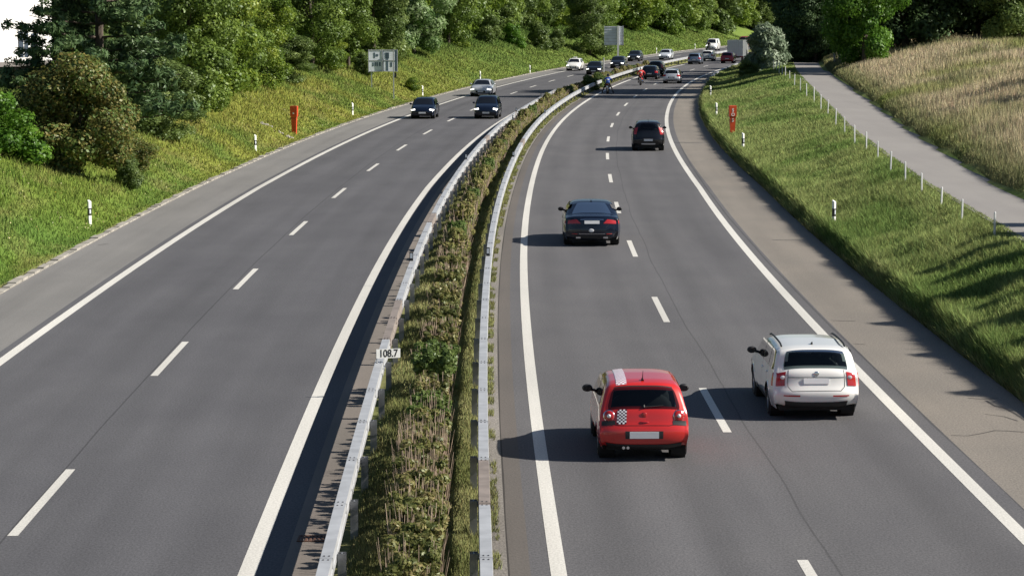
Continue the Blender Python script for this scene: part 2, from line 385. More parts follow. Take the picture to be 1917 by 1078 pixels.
M_['shadow_stain'] = mat('shadow_stain', (.06, .055, .05), .8)  # dark tone for drawn twig shadows and one stain
def draw_streak(pts, w=.022):
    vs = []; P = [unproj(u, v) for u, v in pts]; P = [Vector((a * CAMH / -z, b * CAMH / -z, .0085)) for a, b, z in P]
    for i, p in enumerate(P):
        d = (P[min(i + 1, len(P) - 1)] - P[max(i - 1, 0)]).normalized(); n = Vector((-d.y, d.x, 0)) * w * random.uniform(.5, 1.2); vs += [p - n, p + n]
    mesh_obj('shadow_stain_streak', vs, [(2 * i, 2 * i + 1, 2 * i + 3, 2 * i + 2) for i in range(len(P) - 1)], M_['shadow_stain'])['kind'] = 'structure'
draw_streak([(1780, 815), (1812, 816), (1840, 811), (1862, 806), (1890, 807), (1917, 809), (1940, 812)]); draw_streak([(1846, 750), (1862, 760), (1880, 764), (1900, 774), (1925, 790)], .03); draw_streak([(1812, 745), (1840, 748), (1868, 745)], .018)  # bare-twig shadows drawn as dark strips on the right shoulder
draw_streak([(1843, 775), (1880, 780), (1905, 788)], .015); draw_streak([(1556, 600), (1580, 601), (1602, 601)], .02); draw_streak([(1598, 644), (1620, 645)], .02); draw_streak([(184, 459), (196, 457.6), (203, 457)], .045)  # more dark strips; the last is a stain on the left shoulder
# ------------------------------------------------------------------ ground sheet
def gcol(X, Y):
    X = np.asarray(X, float); Y = np.asarray(Y, float)
    o, yf = offset_of(X, Y)
    d = -(o - off('LK', yf)) - .35; dr = o - off('RE', yf); dd = X - np.interp(Y, PLY, PRX)
    n1 = fbm(X / 3.1, Y / 6.0, 21)[..., None]; n2 = fbm(X / 1.1 + 40, Y / 2.2, 31)[..., None]; n3 = fbm(X / 8, Y / 14, 41)[..., None]
    A = lambda *c: np.array(c)
    near = sstep(150, 90, Y)[..., None]
    left = A(.25, .27, .06) * (1 - near) + A(.16, .235, .045) * near
    left = left * (1 - .6 * sstep(.45, .75, n1)) + A(.10, .19, .045) * .6 * sstep(.45, .75, n1)
    left = left * (1 - .35 * sstep(.5, .8, n2)) + A(.33, .28, .12) * .35 * sstep(.5, .8, n2)
    far = sstep(200, 320, Y)[..., None]; left = left * (1 - .75 * far) + A(.15, .23, .06) * .75 * far
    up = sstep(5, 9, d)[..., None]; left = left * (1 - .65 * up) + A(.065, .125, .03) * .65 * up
    right = A(.275, .33, .115) * (.72 + .5 * n2)
    right = right * (1 - .7 * sstep(.42, .72, n1)) + A(.13, .22, .055) * .7 * sstep(.42, .72, n1)
    right = right * (1 - .3 * sstep(.55, .8, n3)) + A(.36, .33, .17) * .3 * sstep(.55, .8, n3)
    k = sstep(.5, .75, n3); field = A(.50, .42, .27) * (1 - k) + A(.30, .31, .12) * k
    field = field * (1 - .5 * sstep(.6, .8, n1)) + A(.10, .13, .05) * .5 * sstep(.6, .8, n1)
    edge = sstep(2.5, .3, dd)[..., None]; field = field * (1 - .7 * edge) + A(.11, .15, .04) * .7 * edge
    med = A(.17, .20, .065) * (1 - .5 * n1) + A(.33, .28, .16) * .6 * n2
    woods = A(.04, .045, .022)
    c = np.where((dd > 0)[..., None], field, np.where((dr > 0)[..., None], right, np.where((d > 0)[..., None], left, med)))
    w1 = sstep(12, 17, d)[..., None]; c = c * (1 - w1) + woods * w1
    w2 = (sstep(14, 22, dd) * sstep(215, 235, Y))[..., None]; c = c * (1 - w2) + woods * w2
    return c
def add_col(me, cols, name='col'):
    a = me.attributes.new(name, 'FLOAT_COLOR', 'POINT'); c = np.ones((len(cols), 4), np.float32); c[:, :3] = cols; a.data.foreach_set('color', c.ravel())
lk = np.concatenate([[-420, -250, -160, -110], np.arange(-80, -30, 4), np.arange(-30, -4, .8), np.arange(-4, -.5, .4), [-.35, -.2, 0.0]])
mid = np.concatenate([[-12, -8, -5, -4.2, -3.9], np.arange(-3.7, -.9, .25), [-.8, 0, 3, 6]])
rk = np.concatenate([[0, .1, .25, .4, .55, .8], np.arange(1.2, 14, .5), np.arange(14, 50, 1.2), np.arange(52, 90, 5), [110, 150, 240, 420]])
rows = np.concatenate([np.arange(-40, 40, 8.), np.arange(40, 300, 1.5), np.arange(300, 480, 4.), np.arange(480, 755, 12)])
def row_offs(Y): return np.concatenate([float(off('LK', Y)) + lk, mid, float(off('RE', Y)) + rk])
OO = np.array([row_offs(Y) for Y in rows])
P = np.array([[list(pt(Y, o))[:2] for o in OO[i]] for i, Y in enumerate(rows)]); n0, n1_ = P.shape[:2]
Z = zg(P[..., 0], P[..., 1]) - .008
Z = np.where(OO > 100, np.minimum(Z, 4), Z)
V = np.concatenate([P, Z[..., None]], 2).reshape(-1, 3)
fs = [(i * n1_ + j, i * n1_ + j + 1, (i + 1) * n1_ + j + 1, (i + 1) * n1_ + j) for i in range(n0 - 1) for j in range(n1_ - 1)]
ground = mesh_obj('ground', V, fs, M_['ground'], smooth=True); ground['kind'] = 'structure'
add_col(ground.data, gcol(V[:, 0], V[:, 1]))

# ------------------------------------------------------------------ grass blades (ground cover)
def grass(name, X, Y, h, wd, lean, bright=1.0, label=None):
    n = len(X); Zg = zg(X, Y) - .01; c = gcol(X, Y); c = c * (rng.uniform(.55, 1.6, (n, 1)) * bright) * rng.uniform(.9, 1.1, (n, 3))
    a = rng.uniform(0, 2 * PI, n); b = rng.uniform(0, 2 * PI, n); ln = rng.uniform(.1, 1, n) * lean
    wx = np.cos(a) * wd; wy = np.sin(a) * wd
    base = np.stack([X, Y, Zg], 1)
    v0 = base + np.stack([wx, wy, 0 * wx], 1); v1 = base - np.stack([wx, wy, 0 * wx], 1)
    v2 = base + np.stack([np.cos(b) * ln * h, np.sin(b) * ln * h, h], 1)
    V = np.empty((n * 3, 3), np.float32); V[0::3] = v0; V[1::3] = v1; V[2::3] = v2
    me = bpy.data.meshes.new(name); me.vertices.add(3 * n); me.vertices.foreach_set('co', V.ravel())
    me.loops.add(3 * n); me.loops.foreach_set('vertex_index', np.arange(3 * n, dtype=np.int32))
    me.polygons.add(n); me.polygons.foreach_set('loop_start', np.arange(0, 3 * n, 3, dtype=np.int32)); me.update(calc_edges=True)
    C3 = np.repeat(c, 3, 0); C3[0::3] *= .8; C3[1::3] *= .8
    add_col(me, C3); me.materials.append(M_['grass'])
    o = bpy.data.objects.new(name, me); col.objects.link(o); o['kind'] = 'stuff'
    if label: o['label'] = label
    o['category'] = 'grass'
    return o
def samp(n, ya, yb, oa, ob, pw=1.0):
    u_ = rng.uniform(0, 1, n); Y = ya * (yb / ya) ** u_
    t = rng.uniform(0, 1, n) ** pw
    oA = np.array([oa(y) for y in Y]); oB = np.array([ob(y) for y in Y]); o = oA + (oB - oA) * t
    s = slope(Y); c = 1 / np.sqrt(1 + s * s)
    return xr(Y) + o * c, Y - o * s * c, t
def inview(X, Y, m=60):
    u = CX + X * FPX / Y; return (u > -m) & (u < 1917 + m)
X, Y, t = samp(430000, 55, 520, plus('LK', -.30), plus('LK', -17.0), 1.3)
k = inview(X, Y); X, Y, t = X[k], Y[k], t[k]
clump = fbm(X / 1.3, Y / 1.3, 77)
h = (.07 + .34 * t ** .6) * (.4 + 1.3 * clump) * rng.uniform(.5, 1.3, len(X)); grass('grass', X, Y, h, np.maximum(.013, Y * .00016), .7, 1.0, 'yellow-green grass on the bank left of the motorway')
X2, Y2, t2 = samp(70000, 50, 330, plus('RE', -.08), plus('RE', .5), 1.2)
X, Y, t = samp(420000, 50, 330, plus('RE', -.02), lambda y: float(np.interp(y, PLY, PLX)) - float(xr(y)) + .1, 1.0)
X = np.concatenate([X, X2]); Y = np.concatenate([Y, Y2]); t = np.concatenate([t, t2 * .05])
k = inview(X, Y); X, Y, t = X[k], Y[k], t[k]
clump = fbm(X / 1.0, Y / 1.6, 78)
h = np.where(t < .06, .27, .19) * (.35 + 1.4 * clump) * rng.uniform(.5, 1.3, len(X)) * np.where(t > .88, .4, 1)
grass('grass', X, Y, h, np.maximum(.011, Y * .00013), 1.1, 1.0, 'long green grass on the bank between shoulder and path')
X, Y, t = samp(360000, 85, 330, lambda y: float(np.interp(y, PLY, PRX)) - float(xr(y)) - .0, lambda y: float(np.interp(y, PLY, PRX)) - float(xr(y)) + 30, 1.4)
k = inview(X, Y); X, Y, t = X[k], Y[k], t[k]
clump = fbm(X / 1.6, Y / 2.5, 79)
h = .6 * (.3 + 1.2 * clump) * rng.uniform(.5, 1.3, len(X)) * (.45 + .55 * sstep(0, .06, t)); grass('grass', X, Y, h, np.maximum(.012, Y * .00014), .5, 1.0, 'tall dry straw-coloured grass on the field beside the path')
X, Y, t = samp(150000, 36, 330, lambda y: -3.2, lambda y: -1.0, 1.0)
h = .10 * (.3 + 1.6 * fbm(X / .7, Y / .7, 80)) * rng.uniform(.5, 1.4, len(X)); grass('grass', X, Y, h, np.maximum(.008, Y * .00016), .7, 1.0, 'short grass in the median between the two guardrails')
X, Y, t = samp(26000, 36, 330, lambda y: -1.02, lambda y: -0.86, 1.0)
k = fbm(X / .5, Y / .9, 81) > .5; X, Y = X[k], Y[k]
grass('grass', X, Y, .09 * rng.uniform(.4, 1.4, len(X)), np.maximum(.008, Y * .00016), .8, 1.0, 'thin fringe of grass in the gravel beside the right guardrail')

# ------------------------------------------------------------------ trees and shrubs
def leaves(blobs, n, leaf, flat=.0, seed=0, aspect=1.5, jitter=.0, shell=.55):
    g = np.random.default_rng(seed); blobs = np.array(blobs)
    w = blobs[:, 3] ** 2; idx = g.choice(len(blobs), n, p=w / w.sum())
    d = g.normal(size=(n, 3)); d /= np.linalg.norm(d, axis=1)[:, None]
    rad = blobs[idx, 3] * (shell + (1 - shell) * g.uniform(0, 1, n) ** .5) * g.uniform(.85, 1.18, n)
    c = blobs[idx, :3] + d * rad[:, None] * np.array([1, 1, .8])
    nrm = d + g.normal(size=(n, 3)) * .45; nrm[:, 2] += .3; nrm /= np.linalg.norm(nrm, axis=1)[:, None]
    t1 = np.cross(nrm, g.normal(size=(n, 3))); t1 /= np.linalg.norm(t1, axis=1)[:, None]; t2 = np.cross(nrm, t1)
    s = leaf * g.uniform(.55, 1.35, n)[:, None]
    V = np.empty((n * 4, 3), np.float32)
    V[0::4] = c - t1 * s * aspect * .5; V[1::4] = c - t2 * s * .5; V[2::4] = c + t1 * s * aspect * .5 + nrm * s * .15; V[3::4] = c + t2 * s * .5
    bt = g.uniform(0, 1, len(blobs)); tint = np.clip(.5 * bt[idx] + .5 * g.uniform(0, 1, n), 0, 1)
    return V, tint
def leaf_mesh(name, V, tint, m):
    n = len(V) // 4; me = bpy.data.meshes.new(name); me.vertices.add(4 * n); me.vertices.foreach_set('co', V.astype(np.float32).ravel())
    me.loops.add(4 * n); me.loops.foreach_set('vertex_index', np.arange(4 * n, dtype=np.int32))
    me.polygons.add(n); me.polygons.foreach_set('loop_start', np.arange(0, 4 * n, 4, dtype=np.int32)); me.update(calc_edges=True)
    a = me.attributes.new('tint', 'FLOAT', 'FACE'); a.data.foreach_set('value', tint.astype(np.float32)); me.materials.append(m)
    return me
def crown_blobs(h, r, base, n, seed, shape='round', br=.34):
    g = random.Random(seed); out = []
    for i in range(n):
        t = (i + g.random()) / n; z = base + (h - base) * t
        if shape == 'round': env = math.sqrt(max(0.05, 1 - (2 * t - .85) ** 2 / 1.35))
        elif shape == 'cone': env = 1.05 - .85 * t
        elif shape == 'column': env = .95 if t < .7 else 1.2 * (1.15 - t) * 2
        else: env = 1.0 - .55 * t
        a = g.random() * 2 * PI; rr = r * env * math.sqrt(g.uniform(.05, 1)) * .85
        out.append((rr * math.cos(a), rr * math.sin(a), z, r * br * g.uniform(.65, 1.2)))
    return out
def trunk_mb(blobs, h, r0, seed, nl=7, lean=0):
    g = random.Random(seed); mb = MB(); top = h * .8
    pts = [Vector((0, 0, -.3)), Vector((g.uniform(-.1, .1), g.uniform(-.1, .1), top * .33)), Vector((g.uniform(-.25, .25), g.uniform(-.25, .25), top * .66)), Vector((g.uniform(-.3, .3), g.uniform(-.3, .3), top))]
    mb.path(pts, [r0, r0 * .75, r0 * .5, r0 * .15], 8)
    for b in g.sample(blobs, min(nl, len(blobs))):
        z0 = max(.15 * h, min(b[2] * .65, top * .9)); k = z0 / top * 3; i = min(2, int(k)); s = pts[i].lerp(pts[i + 1], k - i)
        e = Vector(b[:3]); mid = s.lerp(e, .5) + Vector((0, 0, .1 * h * .3)); mb.path([s, mid, e], [r0 * .4, r0 * .25, r0 * .08], 6)
    return mb
KM = {}
def make_tree(key, kind, h, r, base, nb, nl, leaf, shape='round', seed=1, r0=.2, br=.34, aspect=1.5, shell=.55):
    bl = crown_blobs(h, r, base, nb, seed, shape, br)
    V, t = leaves(bl, nl, leaf, seed=seed, aspect=aspect, shell=shell)
    KM[key] = (leaf_mesh('crown', V, t, FM[kind]), trunk_mb(bl, h, r0, seed), V, t)
    mbt = KM[key][1]; me = bpy.data.meshes.new('trunk'); me.from_pydata(mbt.v, [], mbt.f); me.materials.append(M_['trunk'])
    KM[key] = (KM[key][0], me, V, t)
def place(key, name, label, cat, loc, rz=0, s=1.0, sz=None, group=None, parts=('crown', 'trunk')):
    t = thing(name, label, cat, loc, rz, group); t.scale = (s, s, sz or s)
    for nm, me in zip(parts, KM[key][:2]):
        o = bpy.data.objects.new(nm, me); col.objects.link(o); o.parent = t
    return t
make_tree('leafy1', 'green', 12, 3.4, 1.0, 60, 34000, 0.15, 'round', 11)
make_tree('leafy2', 'green', 13, 3.0, 1.2, 60, 34000, 0.15, 'column', 12)
make_tree('yellow', 'yellowgreen', 12, 2.8, .8, 60, 34000, 0.14, 'column', 13)
make_tree('yellow2', 'yellowgreen', 11, 3.2, .5, 60, 34000, 0.14, 'round', 14)
make_tree('dark1', 'dark', 15, 4.5, .6, 70, 36000, 0.22, 'round', 15, .3)
make_tree('dark2', 'medgreen', 12, 3.6, .5, 60, 34000, 0.17, 'round', 16)
make_tree('willow', 'willow', 13, 3.6, .8, 60, 34000, 0.16, 'round', 17, aspect=2.6)
make_tree('silver', 'silver', 5.6, 3.0, .1, 60, 24000, 0.17, 'bush', 18, .12, aspect=3.0)
make_tree('maple', 'bright', 22, 5.6, 1.5, 90, 60000, 0.21, 'round', 19, .4, br=.28)
make_tree('bush_g', 'bright', 3.2, 2.0, .1, 40, 15000, 0.12, 'bush', 20, .07)
make_tree('bush_d', 'medgreen', 2.6, 1.5, .1, 30, 11000, 0.11, 'bush', 21, .06)
make_tree('bush_y', 'yellowgreen', 2.0, 1.5, .1, 28, 10000, 0.1, 'bush', 22, .05)
make_tree('copper', 'copper', 5.3, 2.5, .3, 34, 36000, .11, 'round', 29, .12, br=.42)
# pine: tiers of drooping branches with needle tufts
def make_pine():
    g = random.Random(5); bl = []; mb = MB(); H_ = 13
    mb.path([(0, 0, -.3), (0.1, 0, 5), (0, .1, 10), (0, 0, H_)], [.22, .17, .1, .03], 8)
    z = .8
    while z < H_ - .4:
        L = 4.4 * (1 - .75 * (z / H_) ** 1.3)
        for k in range(7):
            a = g.random() * 2 * PI; l = L * g.uniform(.7, 1.1); e = Vector((math.cos(a) * l, math.sin(a) * l, z + .12 * l)); s = Vector((0, 0, z))
            mid = s.lerp(e, .6) + Vector((0, 0, -.12)); mb.path([s, mid, e], [.055, .035, .012], 5)
            m_ = max(3, int(l / .42))
            for i in range(m_):
                p = s.lerp(e, .25 + .75 * (i + .5) / m_); bl.append((p.x + g.uniform(-.25, .25), p.y + g.uniform(-.25, .25), p.z + g.uniform(-.05, .22), g.uniform(.22, .40)))
        z += g.uniform(.42, .6)
    V, t = leaves(bl, 60000, .085, seed=5, aspect=3.4, shell=.2)
    me = bpy.data.meshes.new('trunk'); me.from_pydata(mb.v, [], mb.f); me.materials.append(M_['trunk'])
    KM['pine'] = (leaf_mesh('crown', V, t, FM['pine']), me, V, t)
make_pine()
LT = [  # base u, base v, key, scale, z scale, label, category
 (185, 258, 'pine', 1.12, 1.0, 'tall dark pine with tiered needle branches in front of the white building', 'pine tree'),
 (145, 330, 'copper', .9, .98, 'rounded bush with bronze and dark green leaves at the foot of the pine', 'bush'),
 (-5, 292, 'bush_g', .95, .8, 'bright green broad-leaved bush at the left edge below the building', 'bush'),
 (28, 268, 'dark2', .42, .38, 'dark olive bush above the bright green bush at the left edge', 'bush'),
 (238, 318, 'copper', .55, .5, 'small bronze-green bush at the right shoulder of the big bronze bush', 'bush'),
 (92, 292, 'dark2', .36, .34, 'dark green bush tucked between the bronze bush and the bright green bush', 'bush'),
 (300, 258, 'dark2', .62, .55, 'low dark green tree directly right of the pine at the grass edge', 'tree'),
 (355, 228, 'leafy2', .85, 1.0, 'slim green tree with yellow flecks, first to the right of the pine', 'tree'),
 (405, 192, 'yellow', 1.0, 1.0, 'tall yellow-green tree above the near left delineator post', 'tree'),
 (440, 168, 'leafy1', .85, .95, 'green leafy tree left of the orange emergency post, dark at its base', 'tree'),
 (500, 163, 'yellow2', .75, .9, 'bushy yellow-green tree standing just above the left orange emergency post', 'tree'),
 (535, 153, 'dark2', .62, .5, 'squat dark green bush at the grass edge behind the left orange emergency post', 'bush'),
 (585, 128, 'leafy1', .95, .95, 'broad green tree midway between the orange emergency post and the sign', 'tree'),
 (615, 133, 'yellow', .6, .6, 'small tree with golden yellow leaves left of the grey sign', 'tree'),
 (652, 126, 'leafy2', .9, 1.0, 'dark slender green tree just left of the grey sign', 'tree'),
 (700, 118, 'dark2', .95, 1.0, 'dense green tree directly behind the grey sign', 'tree'),
 (775, 100, 'willow', 1.05, 1.0, 'pale silvery green willow right behind the grey sign', 'willow'),
 (840, 84, 'leafy1', 1.0, 1.0, 'green tree immediately right of the pale willow', 'tree'),
 (1104, 104, 'dark2', 1.0, .85, 'dark green tree closest to the grass left of the second sign', 'tree'),
]
for i, (u, v, key, s, szz, lab, cat) in enumerate(LT):
    p = hit(u, v); nm = {'pine tree': 'pine_tree', 'bush': 'bush', 'willow': 'willow_tree'}.get(cat, 'leafy_tree')
    place(key, nm, lab, cat, (p.x, p.y, p.z - .1), i * 1.3, s, s * szz, parts=('crown', 'stem' if cat == 'bush' else 'trunk'))
# scrub on the upper left slope
SCR = [(680, 141, 'bush_d', .7), (672, 128, 'bush_y', .8), (745, 104, 'bush_y', .9), (800, 92, 'bush_d', 1.1), (860, 88, 'bush_y', .9), (915, 82, 'bush_d', 1.2), (960, 86, 'bush_g', .8), (1010, 90, 'bush_d', 1.2), (1040, 96, 'bush_d', 1.0), (770, 170, 'bush_y', .55), (240, 352, 'bush_d', .45)]
SL_ = ['low dark bush under the left post of the grey sign', 'yellowish bush just behind the grey sign', 'yellow bush right of the grey sign below the willow', 'dark bush under the willow on the upper slope',
 'yellowish bush on the slope above the silver car', 'dark bush high on the slope above the silver car', 'bright green bush high on the slope between willow and second sign', 'dark bush left of the second sign at the wood edge', 'small dark bush nearest the second sign',
 'tall weed clump in the grass above the dark car on the hard shoulder side', 'low dark green bush at the right foot of the bronze bush']
for (u, v, key, s), lab in zip(SCR, SL_):
    p = hit(u, v); place(key, 'bush', lab, 'bush', (p.x, p.y, p.z - .05), u * .1, s, parts=('crown', 'stem'))
# right side
p = hit(1440, 128); place('silver', 'silver_bush', 'silvery grey-leaved bush at the head of the white post row', 'bush', (24.7, 258, .8), 0, .86, .84, parts=('crown', 'stem'))
place('dark2', 'bush', 'dark bush at the foot of the silvery bush beside the road', 'bush', (22.4, 252, .3), 2, .35, .2, parts=('crown', 'stem'))
place('maple', 'maple_tree', 'bright green sunlit tree where the path enters the wood', 'tree', (30.7, 231, 1.9), .4, .70, .92)
RT = [((31.0, 271, 1.5), 'dark1', .62, 'dark tree overhanging the path left of the bright green tree'), ((36, 243, 1.8), 'dark1', 1.25, 'dark tree directly behind the bright green tree'),
 ((39.5, 246, 2.6), 'dark1', 1.3, 'dark tree just right of the bright green tree above the dry field'), ((43.0, 246, 3.0), 'dark1', 1.15, 'dark tree above the middle of the dry field crest'),
 ((48, 245, 3.2), 'dark2', 1.25, 'grey-green tree above the right part of the field crest'), ((45.2, 237, 3.2), 'dark2', 1.05, 'grey-green tree lowest at the right edge of the picture'),
 ((53, 262, 3.2), 'leafy1', 1.3, 'greener tree at the top right corner')]
for i, (loc, key, s, lab) in enumerate(RT): place(key, 'leafy_tree', lab, 'tree', (loc[0], loc[1], float(zg(loc[0], loc[1])) - .1), i * 2.1, s)
# unseen bushes added beyond the right edge to shade bank and field
SB = ['nearest', 'second', 'third', 'fourth', 'fifth', 'sixth', 'seventh', 'eighth', 'ninth']
for x, y, key, s_, lab in [(21.1 + .2 * (k % 2), 56 + 3.1 * k, ('dark2', 'leafy1')[k % 2], (.40, .40, .40, .40, .40, .38, .36, .33, .28)[k], SB[k] + ' unseen bush added across the path to shade the right bank') for k in range(9)] + [(32.5, 139, 'dark2', .42, 'dark unseen bush added outside the right edge to shade the dry field'), (34.5, 147, 'leafy1', .42, 'green unseen bush added outside the right edge to shade the dry field')]:
    place(key, 'bush', lab, 'bush', (x, y, float(zg(x, y)) - .1), x, s_, parts=('crown', 'stem'))
fl = []; 
for _ in range(1500):
    Y = random.uniform(62, 190); o_ = float(off('LK', Y)) - .6 - random.random() ** 1.4 * 7; q = pt(Y, o_)
    if fbm(q.x / 2, q.y / 2, 55) > .38: fl.append((q.x, q.y, float(zg(q.x, q.y)) + random.uniform(.1, .28), .02))
V, t = leaves(fl, 1400, .05, seed=66, aspect=1.0, shell=.2)
o = bpy.data.objects.new('flowers', leaf_mesh('flowers', V, t, foliage_mat('petals', [(.7, .7, .6), (.75, .6, .08)]))); col.objects.link(o); tag(o, 'tiny white and yellow flowers scattered in the grass of the left bank', 'flowers', None, 'stuff')
# far-off wood as one mass each side
def wood(name, label, spots, m):
    VS = []; TS = []
    for (x, y, key, s, a) in spots:
        V, t = KM[key][2], KM[key][3]; g = np.random.default_rng(abs(int(x * 13 + y * 7))); k = g.random(len(t)) < .28
        kk = np.repeat(k, 4); W = V[kk].copy(); ctr = W.reshape(-1, 4, 3).mean(1).repeat(4, 0); W = ctr + (W - ctr) * 1.7
        ca, sa = math.cos(a), math.sin(a); X_ = (W[:, 0] * ca - W[:, 1] * sa) * s + x; Y_ = (W[:, 0] * sa + W[:, 1] * ca) * s + y
        VS.append(np.stack([X_, Y_, W[:, 2] * s + float(zg(x, y))], 1)); TS.append(np.clip(t[k] * .6 + g.uniform(0, .4), 0, 1))
    me = leaf_mesh(name, np.concatenate(VS), np.concatenate(TS), m)
    o = bpy.data.objects.new(name, me); col.objects.link(o); tag(o, label, 'wood', None, 'stuff'); return o
g = random.Random(3); A_ = []; B_ = []; C_ = []
for Y in np.arange(120, 640, 5.0):
    for row in range(3):
        yy_ = Y + g.uniform(-2, 2); base_d = np.interp(yy_, [120, 200, 260, 330, 640], [17, 18, 15, 11, 9]); d = base_d + row * 6 + g.uniform(-1.5, 1.5)
        p = pt(yy_, float(off('LK', yy_)) - d)
        if CX + p.x * FPX / p.y < 180 and p.y < 290: continue
        if not (-120 < CX + p.x * FPX / p.y < 2100): continue
        (A_, B_, C_)[g.choice((0, 0, 1, 2))].append((p.x, p.y, g.choice(('leafy1', 'leafy2', 'dark2', 'yellow')), g.uniform(.8, 1.15), g.random() * 6))
for Y in np.arange(430, 720, 8.0):
    for u in range(1200, 1600, 22):
        X = (u - CX) * Y / FPX; o_, yf = offset_of(X, Y)
        if float(o_) < float(off('LK', float(yf))) - (7 if Y < 540 else 3): (A_, B_, C_)[g.choice((0, 0, 1, 2))].append((X + g.uniform(-2, 2), Y + g.uniform(-3, 3), g.choice(('leafy1', 'leafy2', 'dark2')), g.uniform(.9, 1.2), g.random() * 6))
wood('woodland', 'mid green part of the wood along the left bank', A_, FM['green'])
wood('woodland', 'darker green part of the wood along the left bank', B_, FM['medgreen'])
wood('woodland', 'yellow-green part of the wood along the left bank', C_, FM['yellowgreen'])
D_ = [(34.5, 279, 'dark1', .66, 1), (37, 272, 'dark2', .75, 2), (32, 290, 'dark1', .6, 3), (38, 294, 'dark1', .75, 4), (29.5, 281, 'dark2', .55, 5), (29.6, 275, 'dark2', .5, 5)]
D_ += [(29.3, 272, 'bush_d', 1.1, 1), (31.8, 275, 'bush_d', 1.2, 2), (28.0, 276, 'bush_d', .8, 2)]
for i in range(46):
    y = g.uniform(262, 330); x = g.uniform(36, 95) + (y - 262) * .25
    D_.append((x, y, g.choice(('dark1', 'dark2')), g.uniform(.85, 1.1), g.random() * 6))
for i in range(14): D_.append((g.uniform(30, 44) + i * 4, 300 + i * 14, 'dark2', .9, g.random() * 6))
wood('woodland', 'dark wood behind the dry field on the right', D_, FM['dark'])

# median planting
def twig_bush(name, label, loc, h, r, n, leafn, seed, kind='median', group=None):
    gg = random.Random(seed); mb = MB()
    for i in range(int(n * .42)):
        a = gg.random() * 2 * PI; b = math.sqrt(gg.random()) * r * .95; t = gg.uniform(.6, 1.05)
        p0 = Vector((b * math.cos(a), b * math.sin(a) * 1.0, 0)); t *= 1.12; p1 = p0 + Vector((gg.uniform(-.12, .12) + math.cos(a) * .08, gg.uniform(-.4, .4) + math.sin(a) * .1, h * t))
        w = gg.uniform(.003, .0065) * (1 + loc[1] / 110); mb.tube(p0, p1, w, w * .5, 4, caps=False)
    bl = [(gg.uniform(-r, r) * .9, gg.uniform(-1.35, 1.35) * 1.0, h * (gg.uniform(.12, 1) if gg.random() < .6 else gg.uniform(.6, 1)), r * gg.uniform(.14, .26)) for _ in range(110)]
    V, t = leaves(bl, int(3000 + leafn * 3.0) , .032 * (1 + loc[1] / 110), seed=seed, aspect=1.9, shell=.2)
    T = thing(name, label, 'shrub', loc, 0, group)
    mb.build('stem', M_['stems'], T)
    o = bpy.data.objects.new('foliage', leaf_mesh('foliage', V, t, FM[kind])); col.objects.link(o); o.parent = T
    return T
def mpos(Y, o=-2.12): p = pt(Y, o); return (p.x, p.y, .05)
NEAR = [(36.2, 1.0, .62, 150, 2600, 'median', 'leafy shrub cut by the bottom edge of the picture'), (38.4, 1.0, .62, 240, 2600, 'median', 'shrub of mixed leaves and stems just above the bottom edge'), (40.5, 1.0, .65, 260, 2600, 'median', 'leafy shrub with dry stems at the bottom edge of the median'), (42.6, 1.15, .62, 420, 1500, 'median', 'tall bundle of bare brown stems in the near median'),
 (44.8, 1.2, .62, 460, 1300, 'median', 'densest clump of bare upright stems below the round shrub'), (47.0, 1.05, .6, 300, 2200, 'median', 'half-dry shrub behind the clump of bare stems'),
 (49.6, 1.0, .58, 200, 3200, 'medgreen', 'dark-leaved shrub with dry tips in the near median'), (52.4, .95, .55, 140, 3400, 'median', 'light-leaved shrub just in front of the round dark shrub'),
 (56.2, 1.15, .68, 60, 6500, 'medgreen', 'round dark green shrub beside the kilometre plate'), (62.5, .9, .65, 420, 1200, 'median', 'bristly tuft of reddish bare twigs behind the kilometre plate'),
 (66.0, .9, .6, 120, 3200, 'median', 'yellow-green shrub behind the reddish twig tuft'), (70.0, .95, .62, 160, 3000, 'median', 'yellow-leaved shrub level with the reflector on the right guardrail'),
 (74.5, 1.0, .62, 360, 1800, 'median', 'shrub with pale dry spikes level with the black saloon shadow'), (79.5, .95, .62, 380, 1700, 'median', 'second shrub with pale dry spikes, level with the black saloon')]
for i, (Y, h, r, n, ln, kd, lab) in enumerate(NEAR): twig_bush('median_shrub', lab, mpos(Y), h * .90, r * .66, n, ln, 100 + i, kd)
i = 0; Y = 84.0
shr = []
for q in range(6):
    bl = crown_blobs(.80, .60, .10, 18, 300 + q, 'bush', .42); V, t = leaves(bl, 5200, .075, seed=300 + q, aspect=2.2, shell=.3)
    V[:, 1] *= 2.3; V[:, 0] *= .8
    shr.append(leaf_mesh('foliage', V, t, FM[('median', 'median', 'medgreen', 'median', 'median', 'median')[q]]))
    mb = MB(); gg = random.Random(q)
    for k in range(60): a = gg.uniform(-.5, .5); b = gg.uniform(-1.3, 1.3); mb.tube((a * .6, b, 0), (a, b + gg.uniform(-.1, .1), gg.uniform(.45, .9)), .012, .007, 4, caps=False)
    me = bpy.data.meshes.new('stem'); me.from_pydata(mb.v, [], mb.f); me.materials.append(M_['stems']); shr[-1] = (shr[-1], me)
while Y < 335:
    p = pt(Y, -2.2 + random.uniform(-.1, .1)); q = i % 6
    T = thing('median_shrub', 'low olive and straw-coloured shrub in the continuous row along the far median', 'shrub', (p.x, p.y, .05), -math.atan(float(slope(Y))) , 'shrubs in the far median row')
    sgm = random.uniform(.8, 1.1); T.scale = (sgm, sgm, sgm * random.uniform(.75, 1.1))
    for nm, me in zip(('foliage', 'stem'), shr[q]): o = bpy.data.objects.new(nm, me); col.objects.link(o); o.parent = T
    Y += random.uniform(2.6, 3.3) * (1 + (Y - 84) / 420); i += 1
